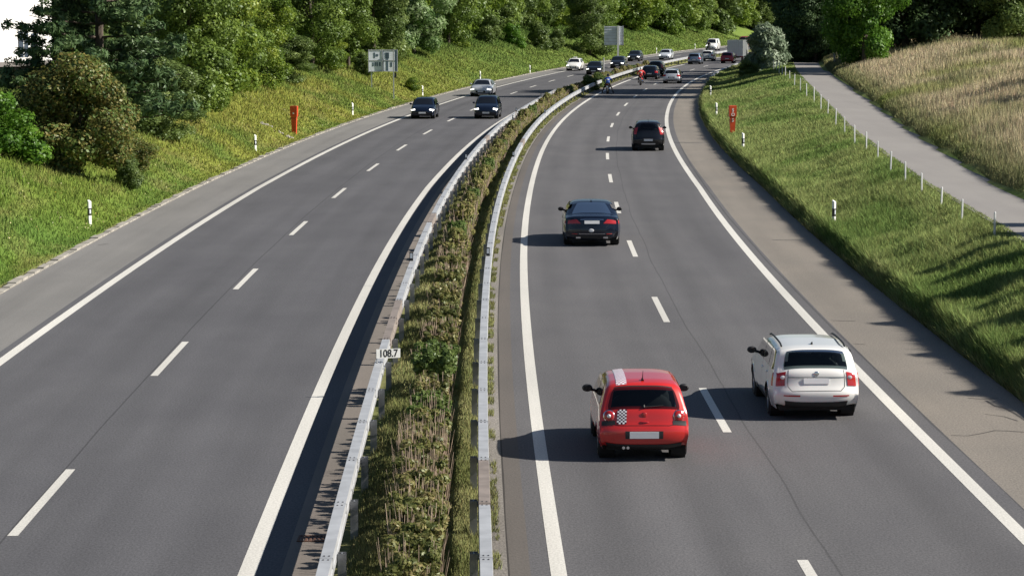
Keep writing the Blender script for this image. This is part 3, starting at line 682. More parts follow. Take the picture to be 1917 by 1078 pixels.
for (u, v, lab) in ((1103, 166, 'dark bush in the median left of the gap in the right guardrail'), (1122, 160, 'dark bush covering a gap in the right guardrail beside the stopped motorcyclist')):
    dx, y, zz = unproj(u, v + 4); t = CAMH / -zz
    place('bush_d', 'bush', lab, 'bush', (dx * t, y * t, 0), 0, .62, .5, parts=('crown', 'stem'))

# ------------------------------------------------------------------ guardrails
SEC = [(-.095, .50), (-.095, .60), (-.055, .635), (-.095, .67), (-.085, .765), (.085, .765), (.095, .67), (.055, .635), (.095, .60), (.095, .50)]
def rail(name, label, nm, ya, yb, side, dirty=(), seg=4.0, group=None, nmax=99):
    p0 = pt(ya, float(off(nm, ya))); T = thing(name, label, 'guardrail', (p0.x, p0.y, 0), 0, group)
    base = p0.copy(); base.z = 0; Y = ya; k = 0
    post = MB(); post.box(-.06, .06, -.075, -.062, 0, .62).box(-.06, .06, .062, .075, 0, .62).box(-.008, .008, -.062, .062, 0, .62)
    post.box(-.01, .10, -.03, .03, .52, .60)
    pm = None
    while Y < yb and k < nmax:
        Yn = Y + seg; vs = []; ns = 3
        for i in range(ns):
            y_ = Y + (Yn - Y) * i / (ns - 1); q = pt(y_, float(off(nm, y_))); s = float(slope(y_)); c = 1 / math.sqrt(1 + s * s)
            for a, z in SEC: vs.append((q.x + a * c - base.x, q.y - a * s * c - base.y, z))
        m = len(SEC); fs = [(i * m + j, i * m + (j + 1) % m, (i + 1) * m + (j + 1) % m, (i + 1) * m + j) for i in range(ns - 1) for j in range(m)]
        mb = MB(); mb.add(vs, fs, 0)
        q = pt(Y + .12, float(off(nm, Y))) - base; s = float(slope(Y)); Mx = Matrix.Translation(q) @ Matrix.Rotation(-math.atan(s), 4, 'Z')
        for a in (-.035, .035):
            for b in (-.13, .13): mb.box(a - .012, a + .012, b - .022, b + .022, .7655, .772, 1, Mx)
        mb.box(-.098, .098, -.006, .006, .5, .772, 0, Mx)
        o = mb.build('beam', [M_['galv_dirty'] if k in dirty else M_['galv'], M_['bolt']], T)
        if k in dirty: o['label'] = 'brown weathered beam section'
        q = pt(Y + 1.15, float(off(nm, Y)) + side * .17) - base
        if pm is None: po = post.build('post', M_['galv_post'], T); pm = po
        else: po = pm.copy(); col.objects.link(po); po.parent = T
        po.location = (q.x, q.y, 0); po.rotation_euler = (0, 0, -math.atan(s) + (PI if side > 0 else 0))
        Y = Yn; k += 1
    return T
rail('guardrail', 'galvanised steel guardrail on the left side of the planted median', 'LR', 24.2, 232, +1, dirty=(9, 10, 17, 31))
rail('guardrail', 'galvanised steel guardrail on the right side of the planted median', 'RR', 24.2, 420, -1, dirty=(4, 30))
OFF['RG'] = [9.6] * 5; OFF['RG'][3] = 9.15; OFF['RG'][4] = 8.6
rail('guardrail', 'short pale guardrail at the outer right edge under the silvery bush', 'RG', 272, 352, +1)
def plate_reflector(Y, nm, dx, lab):
    p = pt(Y, float(off(nm, Y)) + dx); T = thing('rail_reflector', lab, 'reflector', (p.x, p.y, .765), -math.atan(float(slope(Y))), 'reflectors on the median guardrails')
    MB().box(-.055, .055, -.02, .02, 0, .26).build('housing', M_['blackp'], T)
    MB().box(-.035, .035, -.026, -.0205, .08, .23).build('lens', M_['sign_back'], T)
for Y, nm, dx, lab in ((80, 'RR', -.02, 'dark reflector on the right guardrail level with the black saloon'), (131, 'RR', -.02, 'small dark reflector on the right guardrail left of the black off-roader'), (182, 'RR', 0, 'tiny reflector on the far right guardrail'),
    (78.5, 'LR', -.05, 'dark reflector on the left guardrail, nearest one'), (129, 'LR', -.05, 'dark reflector on the left guardrail, second one'), (184, 'LR', 0, 'dark reflector on the left guardrail, third one'), (212, 'LR', 0, 'dark reflector on the left guardrail, farthest one')):
    plate_reflector(Y, nm, dx, lab)

def text_mesh(txt, size, name, m, parent, loc, rot, squash=1.0, extrude=.002, bold=.0):
    cu = bpy.data.curves.new(name, 'FONT'); cu.body = txt; cu.size = size; cu.align_x = 'CENTER'; cu.align_y = 'CENTER'; cu.extrude = extrude; cu.offset = bold
    t = bpy.data.objects.new(name, cu); col.objects.link(t); dg = bpy.context.evaluated_depsgraph_get(); dg.update()
    me = bpy.data.meshes.new_from_object(t.evaluated_get(dg)); bpy.data.objects.remove(t); bpy.data.curves.remove(cu)
    me.materials.clear(); me.materials.append(m)
    o = bpy.data.objects.new(name, me); col.objects.link(o); o.parent = parent; o.location = loc; o.rotation_euler = rot; o.scale = (squash, 1, 1)
    return o
# kilometre plate
p = pt(56.3, -3.12); T = thing('kilometre_plate', 'small white plate reading 108.7 on a thin post by the left guardrail', 'road sign', (p.x, p.y, 0), .3)
MB().tube((-.25, .03, 0), (-.25, .03, 1.03), .014, .014, 8).build('post', M_['galv'], T)
MB().box(-.265, .265, .0, .012, .86, 1.06).build('plate', M_['white'], T)
text_mesh('108.7', .225, 'digits', M_['blackp'], T, (0, -.003, .958), (PI / 2, 0, 0), .84, .001, .004)
# drain grate
p = pt(41.35, -3.82); T = thing('drain_grate', 'rusty slotted drain grate in the gutter left of the guardrail', 'drain', (p.x, p.y, .006))
mb = MB().box(-.24, .24, -.24, -.19, 0, .012).box(-.24, .24, .19, .24, 0, .012)
for k in range(8): x = -.24 + k * .064; mb.box(x, x + .034, -.19, .19, 0, .012)
mb.build('grate_bars', M_['grate'], T)

# ------------------------------------------------------------------ delineators, emergency posts, signs
dm = {}
def delineator(loc, label, rz=0):
    T = thing('delineator_post', label, 'delineator', loc, rz, 'delineator posts along the motorway')
    if not dm:
        def sec(z0, z1, m):
            mb = MB(); prof = [(-.06, -.045), (.06, -.045), (.045, .055), (-.045, .055)]
            vs = [(x, y, z0) for x, y in prof] + [(x, y, z1) for x, y in prof]
            return mb.add(vs, [(0, 1, 5, 4), (1, 2, 6, 5), (2, 3, 7, 6), (3, 0, 4, 7), (4, 5, 6, 7), (3, 2, 1, 0)])
        dm['body'] = sec(0, .88, 0); dm['band'] = None
        me = bpy.data.meshes.new('body'); mb = sec(-.2, .34, 0); me.from_pydata(mb.v, [], mb.f); me.materials.append(M_['white']); dm['body'] = me
        me = bpy.data.meshes.new('top'); mb = sec(.62, .86, 0)
        mb.add([(-.06, -.045, .86), (.06, -.045, .86), (.045, .055, .92), (-.045, .055, .92)], [(0, 1, 2, 3)])
        mb.add([(-.06, -.045, .86), (.06, -.045, .86), (.045, .055, .86), (-.045, .055, .86), (.045, .055, .92), (-.045, .055, .92)], [(1, 2, 4), (0, 5, 3), (2, 3, 5, 4)])
        me.from_pydata(mb.v, [], mb.f); me.materials.append(M_['white']); dm['top'] = me
        me = bpy.data.meshes.new('black_band'); mb = sec(.34, .62, 0); me.from_pydata(mb.v, [], mb.f); me.materials.append(M_['blackp']); dm['band'] = me
        me = bpy.data.meshes.new('reflector'); mb = MB().box(-.03, .03, -.05, -.046, .42, .57); me.from_pydata(mb.v, [], mb.f); me.materials.append(M_['sign_back']); dm['refl'] = me
    for nm, k in (('body', 'body'), ('top', 'top'), ('black_band', 'band'), ('reflector', 'refl')):
        o = bpy.data.objects.new(nm, dm[k]); col.objects.link(o); o.parent = T
for u, v, lab in ((168, 421, 'white and black delineator post at the near left, below the bronze bush'), (478, 283, 'delineator post on the left bank before the orange emergency post'), (660, 216, 'delineator post on the left bank between the orange post and the sign'),
    (791, 180, 'delineator post directly above the dark hatchback on the left'), (899, 150, 'delineator post directly above the silver car'), (992, 137, 'delineator post on the left bank left of the white car with roof light'),
    (1229, 101, 'delineator post above the pale car on the far left carriageway'), (1301, 92.5, 'delineator post left of the far white van'), (1372, 85, 'farthest delineator post near the grey box trailer'),
    (1561, 420, 'delineator post on the right bank, nearest one'), (1391, 278, 'delineator post on the right bank just below the SOS post'), (1341, 214, 'delineator post on the right bank left of the SOS post'), (1330, 178, 'delineator post in the tree shade on the right bank')):
    p = hit(u, v + (3 if u > 1320 and v > 150 else 0)); delineator((p.x, p.y, p.z - .02), lab, .75 if u < 1320 or v < 150 else .95)
def sos(loc, label, front, rz):
    T = thing('emergency_post', label, 'emergency phone', loc, rz)
    prof = [(.14, 0), (.15, .5), (.17, 1.05), (.215, 1.14), (.225, 1.74), (.20, 1.78)]
    mb = MB(); vs = []
    for w, z in prof: d = w * .62; vs += [(-w, -d, z), (w, -d, z), (w, d, z), (-w, d, z)]
    fs = [(4 * i + j, 4 * i + (j + 1) % 4, 4 * i + 4 + (j + 1) % 4, 4 * i + 4 + j) for i in range(len(prof) - 1) for j in range(4)] + [(20, 21, 22, 23)]
    mb.add(vs, fs).build('housing', M_['orange'], T)
    MB().box(-.19, .19, -.15, -.135, 1.02, 1.035).build('joint', M_['blackp'], T)
    if front:
        for ch, z in (('S', 1.50), ('O', 1.24), ('S', .90)):
            text_mesh(ch, .27, 'letter', M_['white'], T, (0, -.1415 if z > 1.1 else -.112, z), (PI / 2, 0, 0), .95, .004, .006)
    else:
        MB().box(-.10, .10, -.158, -.14, 1.22, 1.52).build('call_box', M_['orange'], T); MB().box(-.04, .05, -.17, -.159, 1.28, 1.38).build('call_button', M_['white'], T)
p = hit(1371, 250); sos((p.x, p.y, p.z - .12), 'orange-red emergency phone post lettered SOS on the right bank', True, .12)
p = hit(551, 251); sos((p.x, p.y, p.z - .05), 'orange-red emergency phone post with white button on the left bank', False, -.25)
# rubble beside left emergency post
q = hit(520, 246); T = thing('rubble', 'pale broken stones in the grass left of the orange emergency post', 'stones', (q.x, q.y, q.z))
mb = MB()
for k in range(26): a = Vector((random.uniform(-1.1, .9), random.uniform(-.5, .5), 0)); a.z = float(zg(q.x + a.x, q.y + a.y)) - q.z + .03; mb.ell(a, (random.uniform(.05, .16), random.uniform(.05, .14), random.uniform(.04, .1)), 7, 4)
mb.build('stones', M_['kerb'], T)
# sign 1: seen from the back
b1 = hit(737, 186); s = FPX / b1.y
T = thing('direction_sign', 'grey back of a framed direction sign on two posts on the left bank', 'road sign', (b1.x, b1.y, b1.z - .1), 0)
w = 2.05; hgt = 92 / s + .1
MB().box(-.045, .045, -.045, .045, 0, hgt).build('post', M_['galv'], T)
zz2 = float(zg(b1.x - 1.8, b1.y + .6)) - b1.z
MB().box(-1.86, -1.77, .10, .19, zz2 - .3, hgt).build('post', M_['galv'], T)
ang = .12; Mx = Matrix.Translation((-1.85, .0, 0)) @ Matrix.Rotation(ang, 4, 'Z')
ptop = hgt - .02; pbot = hgt - 41 / s
mb = MB(); mb.box(-.22, 2.18, .06, .10, pbot, ptop, 0, Mx); mb.build('panel', M_['sign_back'], T)
mb = MB()
for x in (-.22, 0.9, 2.15): mb.box(x, x + .05, .02, .06, pbot - .03, ptop + .03, 0, Mx)
for z in (pbot, (pbot + ptop) / 2, ptop - .05): mb.box(-.22, 2.2, .025, .055, z, z + .05, 0, Mx)
mb.build('frame', M_['galv'], T)
mb = MB()
zc = (pbot + ptop) / 2; a_ = ptop - zc
for (x0, x1, z0, z1) in ((.93, 1.03, -a_ * .95, a_ * .95), (1.25, 1.42, -a_ * .95, .75 * a_), (1.16, 1.5, .2 * a_, .75 * a_), (.22, .34, .25 * a_, .75 * a_), (.42, .6, .4 * a_, .6 * a_), (.12, .22, -.5 * a_, -.15 * a_), (.3, .4, -.5 * a_, -.15 * a_), (.46, .56, -.5 * a_, -.15 * a_), (.66, .8, -.5 * a_, -.12 * a_), (1.6, 1.75, -.55 * a_, -.15 * a_)):
    mb.box(x0, x1, .045, .0595, zc + z0, zc + z1, 0, Mx)
mb.build('dark_patch', M_['sign_dark'], T)
mb = MB().box(.06, .24, -.02, .0, pbot - .50, pbot - .08); mb.build('side_box', M_['blackp'], T)
mb = MB().box(.10, .26, .05, .09, pbot + .02, ptop - .02); mb.build('edge_panel', M_['sign_dark'], T)
# sign 2
b2 = hit(1157, 118); s = FPX / b2.y
T = thing('direction_sign', 'distant blue-grey sign panel on one tall white post above the left bank', 'road sign', (b2.x, b2.y, b2.z - .1), 0)
hgt = 70 / s; MB().box(-.12, .12, -.1, .1, 0, hgt).build('post', M_['white'], T)
MB().box(-26 / s, 10 / s, .12, .2, hgt - 36 / s, hgt - 1 / s).build('panel', M_['sign_back'], T)
mb = MB()
for z in np.linspace(hgt - 35 / s, hgt - 3 / s, 7): mb.box(-26 / s, 10 / s, .09, .119, z, z + .05)
mb.box(8.6 / s, 10.2 / s, .08, .12, hgt - 36 / s, hgt); mb.build('frame', M_['galv'], T)
p = hit(1122, 101); T = thing('marker_post', 'thin white post in the grass left of the distant sign', 'post', (p.x, p.y, p.z - .1)); MB().box(-.14, .14, -.1, .1, 0, 1.3).build('post', M_['white'], T)
dx, y, zz = unproj(1130, 149); t = CAMH / -zz; T = thing('median_pole', 'slim grey pole standing in the median left of the stopped motorcyclist', 'pole', (dx * t, y * t, 0)); MB().tube((0, 0, 0), (0, 0, 2.3), .07, .07, 8).build('pole', M_['galv'], T)
# white posts along the path
PP = [(1865, 440, 46), (1803, 415, 42), (1764, 384, 36), (1727, 363, 38), (1696, 342, 38), (1668, 318, 35), (1644, 297, 32), (1622, 282, 34), (1600, 269, 34), (1581, 250, 30), (1564, 234, 30), (1549, 212, 24), (1536, 206, 28), (1523, 192, 28), (1509, 180, 25), (1497, 171, 24), (1486, 162, 22), (1477, 150, 16), (1469, 146, 20), (1463, 142, 20), (1457, 139, 20), (1452, 133, 17), (1447, 131, 18), (1441, 129, 18)]
wp = None
ORD = ['nearest', 'second', 'third', 'fourth', 'fifth', 'sixth', 'seventh', 'eighth', 'ninth', 'tenth', 'eleventh', 'twelfth', 'thirteenth', 'fourteenth', 'fifteenth', 'sixteenth', 'seventeenth', 'eighteenth', 'nineteenth', 'twentieth', 'twenty-first', 'twenty-second', 'twenty-third', 'farthest']
for i, (u, v, hp) in enumerate(PP):
    Yp = (CAMH - float(zpath(160)) + .15) * FPX / v
    for _ in range(6): Yp = (CAMH - float(zg((u - CX) * Yp / FPX, Yp))) * FPX / v
    X_ = (u - CX) * Yp / FPX; X_ = min(X_, float(np.interp(Yp, PLY, PLX)) - .2); hh = hp * Yp / FPX
    if i == 0:
        mb = MB().box(-.035, .035, -.035, .035, -.3, 1.0); mb.add([(-.035, -.035, 1.0), (.035, -.035, 1.0), (.035, .035, 1.0), (-.035, .035, 1.0), (0, 0, 1.05)], [(0, 1, 4), (1, 2, 4), (2, 3, 4), (3, 0, 4)])
        me = bpy.data.meshes.new('white_post'); me.from_pydata(mb.v, [], mb.f); me.materials.append(mat('post_paint', (.66, .67, .68), .6, noise=.25, nscale=3)); wp = me
    o = bpy.data.objects.new('path_post', wp); col.objects.link(o); o.location = (X_, Yp, float(zg(X_, Yp)) - .02); o.scale = (.72, .72, hh * 1.06); o.rotation_euler = (random.uniform(-.02, .02), random.uniform(-.03, .03), random.uniform(.25, .55))
    tag(o, (f'small white post beside the path, {ORD[i]} from the near end of the row' if i else 'small white post beside the path, nearest of the row') if i < 23 else 'farthest small white post of the row, beside the silvery bush', 'post', 'white posts along the path')
for i, (u, v) in enumerate(((1552, 122), (1556, 120))):
    T = thing('wooden_post', ['grey wooden post, left of a pair where the path meets the wood', 'grey wooden post, right of a pair where the path meets the wood'][i], 'post', (29.9 + i * .55, 246 + i, 2.1)); MB().box(-.09, .09, -.09, .09, -.2, 1.5).build('post', M_['wood'], T)

# ------------------------------------------------------------------ building at the top left
bx = -34.5; by = 180
T = thing('white_building', 'white rendered building with dark windows behind the pine', 'building', (bx, by, 0), .95)
MB().box(-12, 4.6, 0, 10, 4.3, 16).build('wall', M_['wall_w'], T)
MB().box(-12, 4.3, -.0, 9.5, 1.0, 4.0).build('base_wall', M_['concrete'], T)
MB().box(-12.4, 4.9, -.7, 10.3, 4.0, 4.3).build('floor_slab', M_['concrete'], T)
for x0, x1, z0, z1 in ((1.4, 2.3, 4.6, 6.4), (2.6, 3.2, 4.6, 6.2), (-1.4, -.5, 4.6, 7.2), (-4.5, -3.5, 4.6, 7.2)):
    f = MB().box(x0, x1, -.05, .05, z0, z1).build('window', M_['win_d'], T); MB().box(x0 + .42, x0 + .47, -.07, -.052, z0, z1).build('window_bar', M_['white'], f)
MB().box(-12.3, 4.9, -.3, 10.3, 16, 16.3).build('roof', M_['concrete'], T)

# ------------------------------------------------------------------ cars
def car_paint(name, c, metal=.0, rough=.28, coat=1.0): return mat(name, c, rough, metal, coat, .5)
PAINT = {'red': car_paint('paint_red', (.58, .022, .018)), 'white': car_paint('paint_white', (.86, .85, .82)), 'black': car_paint('paint_black', (.006, .006, .008), 0, .2, .35),
 'navy': car_paint('paint_navy', (.004, .008, .020), .0, .2, .4), 'silver': car_paint('paint_silver', (.55, .57, .60), .3, .3), 'bluegrey': car_paint('paint_bluegrey', (.20, .25, .34), .5, .3),
 'darkred': car_paint('paint_darkred', (.38, .012, .02)), 'dark': car_paint('paint_dark', (.015, .018, .024), .1, .25, .5), 'palesilver': car_paint('paint_pale', (.62, .65, .70), .2, .3)}
def checker_mat():
    m = mat('checker_decal', (.8, .8, .8), .35, coat=.6); n = m.node_tree.nodes; l = m.node_tree.links
    c = n.new('ShaderNodeTexChecker'); c.inputs['Color1'].default_value = (.82, .80, .84, 1); c.inputs['Color2'].default_value = (.035, .012, .02, 1); c.inputs['Scale'].default_value = 1
    u = n.new('ShaderNodeUVMap'); u.uv_map = 'UVMap'; l.new(u.outputs[0], c.inputs['Vector']); l.new(c.outputs[0], n['Principled BSDF'].inputs['Base Color']); return m
M_['check'] = checker_mat()
M_['check_roof'] = checker_mat(); 
for nd in M_['check_roof'].node_tree.nodes:
    if nd.type == 'TEX_CHECKER': nd.inputs['Color1'].default_value = (.85, .82, .86, 1); nd.inputs['Color2'].default_value = (.55, .30, .36, 1)

def clear_glass():
    m = bpy.data.materials.new('clear_glass'); m.use_nodes = True; n = m.node_tree.nodes; l = m.node_tree.links; n.remove(n['Principled BSDF'])
    f = n.new('ShaderNodeFresnel'); f.inputs[0].default_value = 1.52; t = n.new('ShaderNodeBsdfTransparent'); t.inputs[0].default_value = (.33, .38, .38, 1)
    g_ = n.new('ShaderNodeBsdfGlossy'); g_.inputs['Roughness'].default_value = .02; mx = n.new('ShaderNodeMixShader')
    l.new(f.outputs[0], mx.inputs[0]); l.new(t.outputs[0], mx.inputs[1]); l.new(g_.outputs[0], mx.inputs[2]); l.new(mx.outputs[0], n['Material Output'].inputs[0]); return m
M_['clear'] = clear_glass(); M_['seat'] = mat('seat_cloth', (.045, .045, .05), .8); M_['trimgrey'] = mat('cabin_trim', (.03, .03, .033), .8)
class Car:
    def __init__(s, S, label, cat, loc, rz, detail=2, group=None):
        s.S = S; s.L, s.W, s.H = S['L'], S['W'], S['H']; s.detail = detail
        s.T = thing(S['name'], label, cat, loc, rz, group)
        pts = S['sil']; P = []
        st = .045 if detail == 2 else (.09 if detail == 1 else .14)
        for a, b in zip(pts[:-1], pts[1:]):
            n = max(1, int(math.hypot(b[0] - a[0], b[1] - a[1]) / st))
            for i in range(n): P.append((a[0] + (b[0] - a[0]) * i / n, a[1] + (b[1] - a[1]) * i / n))
        P.append(pts[-1]); P = np.array(P)
        for _ in range(2 if detail == 2 else 1): P[1:-1] = P[1:-1] * .5 + (P[:-2] + P[2:]) * .25
        s.P = P; d = np.gradient(P, axis=0); nl = np.stack([-d[:, 1], d[:, 0]], 1); s.N = nl / np.linalg.norm(nl, axis=1)[:, None]
    def Wf(s, x, z):
        S = s.S; lr, lf = .75, 1.0
        e = 1 - S.get('kr', .09) * np.clip((-x - (s.L / 2 - lr)) / lr, 0, 1) ** 2.2 - S.get('kf', .17) * np.clip((x - (s.L / 2 - lf)) / lf, 0, 1) ** 2.2
        b = S['belt']; lo = 1 - .07 * np.clip((.5 - z) / .25, 0, 1) ** 1.5; mid = 1 - .045 * np.clip((z - .6) / (b - .6), 0, 1) ** 2
        up = np.clip((z - b) / (s.H - b), 0, 1); k = lo * mid * (1 - (1 - S['rt']) * up ** 1.15) - .012 * np.clip(up * 8, 0, 1)
        return s.W / 2 * e * k
    def strip(s, i, t, o=0.0):
        i = float(np.clip(i, 0, len(s.P) - 1)); a = int(i); b = min(a + 1, len(s.P) - 1); f = i - a
        p = s.P[a] * (1 - f) + s.P[b] * f; n = s.N[a] * (1 - f) + s.N[b] * f; n = n / np.linalg.norm(n)
        cr = .045 * abs(n[1]) + s.S.get('bow', .13) * abs(n[0]); dsp = o - cr * abs(t) ** s.S.get('pw', 3.4)
        q = p + n * dsp; w = float(s.Wf(p[0], p[1])) - .05
        return Vector((q[0], w * t, q[1]))
    def ir(s, z):                                     # silhouette index on the rear face at height z
        k = max(1, int(np.argmax(s.P[:, 1] >= z))); a, b = s.P[k - 1, 1], s.P[k, 1]; return k - 1 + (z - a) / max(1e-6, b - a)
    def jf(s, z):
        k = min(len(s.P) - 2, len(s.P) - 1 - int(np.argmax(s.P[::-1, 1] >= z))); a, b = s.P[k, 1], s.P[k + 1, 1]; return k + (a - z) / max(1e-6, a - b)
    def ix(s, x): return float(np.interp(x, s.P[:, 0], np.arange(len(s.P)))) if True else 0
    def body(s, m):
        nt = 21 if s.detail == 2 else 9; nv = 26 if s.detail == 2 else 8; n = len(s.P); mb = MB()
        ts = np.sin(np.linspace(-1, 1, nt) * PI / 2 * .92) / math.sin(PI / 2 * .92)
        vs = [s.strip(i, t) for i in range(n) for t in ts]
        op = s.S.get('open') if s.detail == 2 else None
        def holed(i, t):
            z = s.P[i, 1]; x = s.P[i, 0]
            if op is None: return False
            z0, z1, ta, tb = op[0] if x < 0 else op[1]; q = (z - z0) / (z1 - z0)
            return 0 <= q <= 1 and abs(t) <= ta + (tb - ta) * q
        for i in range(n - 1):
            for j in range(nt - 1):
                if all(holed(a, ts[b]) for a in (i, i + 1) for b in (j, j + 1)): continue
                mb.add([vs[a] for a in (i * nt + j, i * nt + j + 1, (i + 1) * nt + j + 1, (i + 1) * nt + j)], [(0, 1, 2, 3)])
        def sideholed(v):
            for (xa, xb, xc, xd, z0, z1) in s.S['win']:
                q = (v.z - z0) / (z1 - z0)
                if 0 <= q <= 1 and xa + (xc - xa) * q <= v.x <= xb + (xd - xb) * q: return True
            return False
        S = s.S; zs = S.get('sill', .24); ax = (S['axr'], S['axf']); Rw = S['rw'] + .055; zw = S['rw']
        for sd in (1, -1):
            vs = []
            for i in range(n):
                e = s.strip(i, 1.0); 
                for k in range(nv):
                    v = k / (nv - 1); z = e.z + (zs - e.z) * v if e.z > zs else e.z
                    y = (float(s.Wf(e.x, z)) if k else e.y); x = e.x
                    if k == 0: y = e.y
                    elif k == 1 : y = max(e.y, y * .5 + e.y * .5) if s.detail < 2 else y - .008
                    if k > 0:
                        for xa in ax:
                            dx, dz = x - xa, z - zw; d = math.hypot(dx, dz)
                            if Rw - .06 < d < Rw + .05 and z > zs - .01: x = xa + dx / d * Rw; z = zw + dz / d * Rw; y += .012
                    vs.append(Vector((x, sd * y, z)))
            fs = []
            for i in range(n - 1):
                for k in range(nv - 1):
                    q = (i * nv + k, i * nv + k + 1, (i + 1) * nv + k + 1, (i + 1) * nv + k); c = sum((vs[a] for a in q), Vector()) / 4
                    if any(math.hypot(c.x - xa, c.z - zw) < Rw - .004 for xa in ax) and k > 0: continue
                    if op is not None and all(sideholed(vs[a]) for a in q): continue
                    fs.append(q if sd > 0 else q[::-1])
            mb.add(vs, fs)
        o = mb.build('body', m, s.T, True)
        bm = bmesh.new(); bm.from_mesh(o.data); bmesh.ops.remove_doubles(bm, verts=bm.verts, dist=.004)
        seen = set(); bm.verts.ensure_lookup_table(); isl = []
        for v0 in bm.verts:
            if v0 in seen: continue
            st = [v0]; seen.add(v0); cur = []
            while st:
                v = st.pop(); cur.append(v)
                for e in v.link_edges:
                    w = e.other_vert(v)
                    if w not in seen: seen.add(w); st.append(w)
            isl.append(cur)
        big = max(isl, key=len); bmesh.ops.delete(bm, geom=[v for c_ in isl if c_ is not big for v in c_], context='VERTS')
        bmesh.ops.recalc_face_normals(bm, faces=bm.faces); bm.to_mesh(o.data); bm.free()
        u = MB(); u.box(-s.L / 2 + .22, s.L / 2 - .3, -s.W / 2 * .80, s.W / 2 * .80, .19, .40)
        for xa in ax:
            for sd in (1, -1):
                u.lathe([(Rw + .01, sd * (s.W / 2 - .32)), (Rw + .01, sd * (s.W / 2 * .95))], 20, 'y', (xa, 0, zw)); u.tube((xa, sd * (s.W / 2 - .32), zw), (xa, sd * (s.W / 2 - .30), zw), Rw, Rw, 16)
        u.build('underbody', M_['under'], s.T)
        return o
    def grid(s, name, f, nu, nv, m, mats2=None, uvs=None):
        vs = [f(i / (nu - 1), j / (nv - 1)) for j in range(nv) for i in range(nu)]
        fs = [(j * nu + i, j * nu + i + 1, (j + 1) * nu + i + 1, (j + 1) * nu + i) for j in range(nv - 1) for i in range(nu - 1)]
        uv = [(uvs[0] * i / (nu - 1), uvs[1] * j / (nv - 1)) for j in range(nv) for i in range(nu)] if uvs else None
        return mesh_obj(name, vs, fs, m, s.T, True, uv=uv)
    def rear(s, name, z0, z1, t0, t1, m, o=.006, tt0=None, tt1=None, r_=0.0, uvs=None, nu=13, nv=9):
        tt0 = t0 if tt0 is None else tt0; tt1 = t1 if tt1 is None else tt1; a, b = s.ir(z0), s.ir(z1)
        def f(p, q):
            A = t0 + (tt0 - t0) * q; B = t1 + (tt1 - t1) * q
            if r_: e = r_ * (abs(2 * q - 1) ** 5); A += e; B -= e
            return s.strip(a + (b - a) * q, A + (B - A) * p, o)
        return s.grid(name, f, nu, nv, m, uvs=uvs)
    def front(s, name, z0, z1, t0, t1, m, o=.006, tt0=None, tt1=None, r_=0.0):
        tt0 = t0 if tt0 is None else tt0; tt1 = t1 if tt1 is None else tt1; a, b = s.jf(z0), s.jf(z1)
        def f(p, q):
            A = t0 + (tt0 - t0) * q; B = t1 + (tt1 - t1) * q
            if r_: e = r_ * (abs(2 * q - 1) ** 5); A += e; B -= e
            return s.strip(a + (b - a) * q, A + (B - A) * p, o)
        return s.grid(name, f, 11, 7, m)
    def side(s, name, sd, xa, xb, xc, xd, z0, z1, m, o=.007, r_=.0):
        def f(p, q):
            e = r_ * abs(2 * q - 1) ** 5
            x = (xa + e + (xb - xa - 2 * e) * p) * (1 - q) + (xc + e + (xd - xc - 2 * e) * p) * q; z = z0 + (z1 - z0) * q
            return Vector((x, sd * (float(s.Wf(x, z)) + o), z))
        return s.grid(name, f, 7, 6, m)
    def corner(s, name, sd, z0, z1, t0, xl, m, front=False, o=.012, tt0=None):
        ind = s.jf if front else s.ir; a, b = ind(z0), ind(z1); tt0 = t0 if tt0 is None else tt0
        vs = []; nu = 7; nv = 6; sg = -1 if front else 1
        for j in range(nv):
            q = j / (nv - 1); T0 = t0 + (tt0 - t0) * q; i = a + (b - a) * q
            for k in range(nu - 2):
                t = T0 + (1.0 - T0) * k / (nu - 3); vs.append(s.strip(i, t, o) * 1.0)
            e = s.strip(i, 1.0, o)
            for f_ in (.45, 1.0): x = e.x + sg * xl * f_; vs.append(Vector((x, float(s.Wf(x, e.z)) + o, e.z)))
        fs = [(j * nu + i, j * nu + i + 1, (j + 1) * nu + i + 1, (j + 1) * nu + i) for j in range(nv - 1) for i in range(nu - 1)]
        vs = [Vector((v.x, v.y * sd, v.z)) for v in vs]
        return mesh_obj(name, vs, fs, m, s.T, True)
    def line(s, name, pts, w=.006, m=None, o=.004):   # thin seam on the rear: pts (z, t)
        mb = MB()
        for (za, ta), (zb, tb) in zip(pts[:-1], pts[1:]):
            n = 8; prev = None
            for k in range(n + 1):
                f = k / n; z = za + (zb - za) * f; t = ta + (tb - ta) * f; p = s.strip(s.ir(z), t, o)
                if prev is not None:
                    d = (p - prev); u = Vector((0, -d.z, d.y)).normalized() * w
                    mb.add([prev - u, prev + u, p + u, p - u], [(0, 1, 2, 3)])
                prev = p
        return mb.build(name, m or M_['black'], s.T)
    def wheels(s, rim='rim'):
        S = s.S; r0 = S['rw']; wd = .20; tm = None
        n = 28 if s.detail == 2 else 16
        tyre = MB().lathe([(r0 * .66, -wd / 2), (r0 * .93, -wd / 2), (r0, -wd / 2 + .03), (r0, wd / 2 - .03), (r0 * .93, wd / 2), (r0 * .66, wd / 2), (r0 * .66, -wd / 2)], n)
        rm = MB().lathe([(r0 * .67, .05), (r0 * .67, wd / 2 - .01), (r0 * .60, wd / 2 - .012), (r0 * .58, .03), (.0001, .03)], n)
        for k in range(5):
            a = 2 * PI * k / 5; Mx = Matrix.Rotation(a, 4, 'Y'); rm.box(-.022, .022, .03, wd / 2 - .02, .03, r0 * .62, 0, Mx)
        rm.lathe([(.05, .03), (.05, wd / 2 - .01), (.0001, wd / 2 - .01)], 12)
        tme = rme = None
